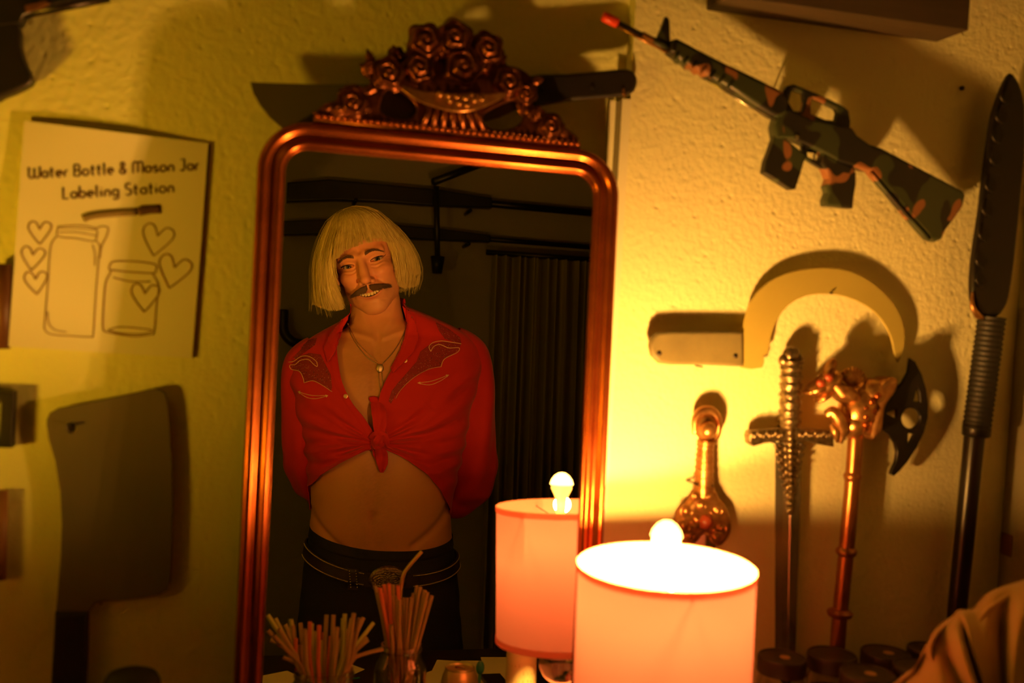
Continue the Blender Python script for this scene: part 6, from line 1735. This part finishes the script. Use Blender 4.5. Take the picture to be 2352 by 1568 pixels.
for L in legs:
    e = L[-1]; jb = MB()
    jb.add(*tube_vf([e + np.array((0, 0, .12)), e + np.array((0, 0, -.02)), e + np.array((0, .01, -.055))], [.055, .052, .050], 28)); jb.add(*ell_vf((e[0], YT_ + .055, .045), (.048, .125, .045), 28, 16)); jb.add(*box_vf(e[0] - .035, e[0] + .035, YT_ - .05, YT_ - .0, .001, .03))
    jb.build('boot', M['leather'], person)
jean_bvh = BVHTree.FromPolygons([tuple(v) for v in JV.reshape(-1, 3)], JF)
# belt: a band round the hips
def belt_pt(phi, px_side, off):
    """height of the band's edge at each angle from three seen points: left, front, right"""
    (yl, yf, yr) = px_side
    zl = atm(704, yl, YT_)[2]; zr = atm(1037, yr, YT_)[2]; zf = atm(872, yf, YT_ + .135)[2]; c = cos(phi); s = sin(phi)
    zs = (zl + zr) / 2 + (zr - zl) / 2 * c
    z = zs + (zf - (zl + zr) / 2) * max(s, 0) ** 1.5 + .012 * max(-s, 0)
    i = int(np.clip(np.interp(-z, -jl.z, np.arange(NJ)), 0, NJ - 1)); p = jl.pt(i, np.array([phi]))[0]
    n_ = np.array((cos(phi), sin(phi), 0)); p = p + n_ * off; p[2] = z; return p
TOP, BOT = (1244, 1320, 1266), (1276, 1352, 1294)
NB = 200; V = []
for k in range(NB):
    a = 2 * pi * k / NB
    for (e, o_) in ((TOP, .0045), (TOP, .0085), (BOT, .0085), (BOT, .0045)): V.append(belt_pt(a, e, o_))
Fc = [(k * 4 + q, ((k + 1) % NB) * 4 + q, ((k + 1) % NB) * 4 + (q + 1) % 4, k * 4 + (q + 1) % 4) for k in range(NB) for q in range(4)]
belt = mesh('belt', V, Fc, M['leather'], person, False); fix_normals(belt)
mbs = MB()
sv, sf = ell_vf((0, 0, 0), (.0014, .0014, .0014), 8, 6)
T1, B1 = tuple(y + 3.5 for y in TOP), tuple(y - 3.5 for y in BOT)
a = 0.0
while a < pi + .0:
    for e in (T1, B1):
        q = PM([belt_pt(a, e, .009)])[0]
        if not (836 < q[0] < 948): mbs.add(np.array(sv) + belt_pt(a, e, .0092), sf)
    a += .0175
mbs.build('studs', M['stud'], belt)
bv = BVHTree.FromPolygons([tuple(v) for v in V], Fc)
# keeper loop and oval buckle
kp = MB()
for x in (804, 819):
    for y in range(7): kp.add(np.array(sv) * 1.0 + drape(x + (y - 3) * .5, 1311 + y * 6.2, .0045, bv, .14), sf)
kp.build('keeper_studs', M['stud'], belt)
pt_ = patch('belt_keeper', [(800, 1305), (824, 1307), (822, 1355), (799, 1353)], M['leather'], belt, .003, 4, bv)
bc = drape(891, 1331, .007, bv, .142); ax_ = np.array((0.0, 1.0, 0.0))
ex_ = np.array((1, 0, 0.0)); ez_ = np.array((0, 0, 1.0))
V = []; Fc = []; nr2, na2 = 30, 90; Rx, Rz = .0425, .0310
for i in range(nr2 + 1):
    q = i / nr2
    for k in range(na2):
        t_ = 2 * pi * k / na2
        h = .009 * sqrt(max(0, 1 - q ** 3)) + .0012 * (abs(q - .86) < .05) * (1 + sin(t_ * 36)) * .7 + .0010 * (abs(q - .62) < .04) + .0012 * sin(t_ * 14) * sin(q * 30) * (q < .8) * (q > .1)
        V.append(bc + ex_ * Rx * q * cos(t_) + ez_ * Rz * q * sin(t_) + ax_ * h)
for i in range(nr2):
    for k in range(na2): l = (k + 1) % na2; Fc.append((i * na2 + k, i * na2 + l, (i + 1) * na2 + l, (i + 1) * na2 + k))
mesh('belt_buckle', V, Fc, M['pewter'], belt)
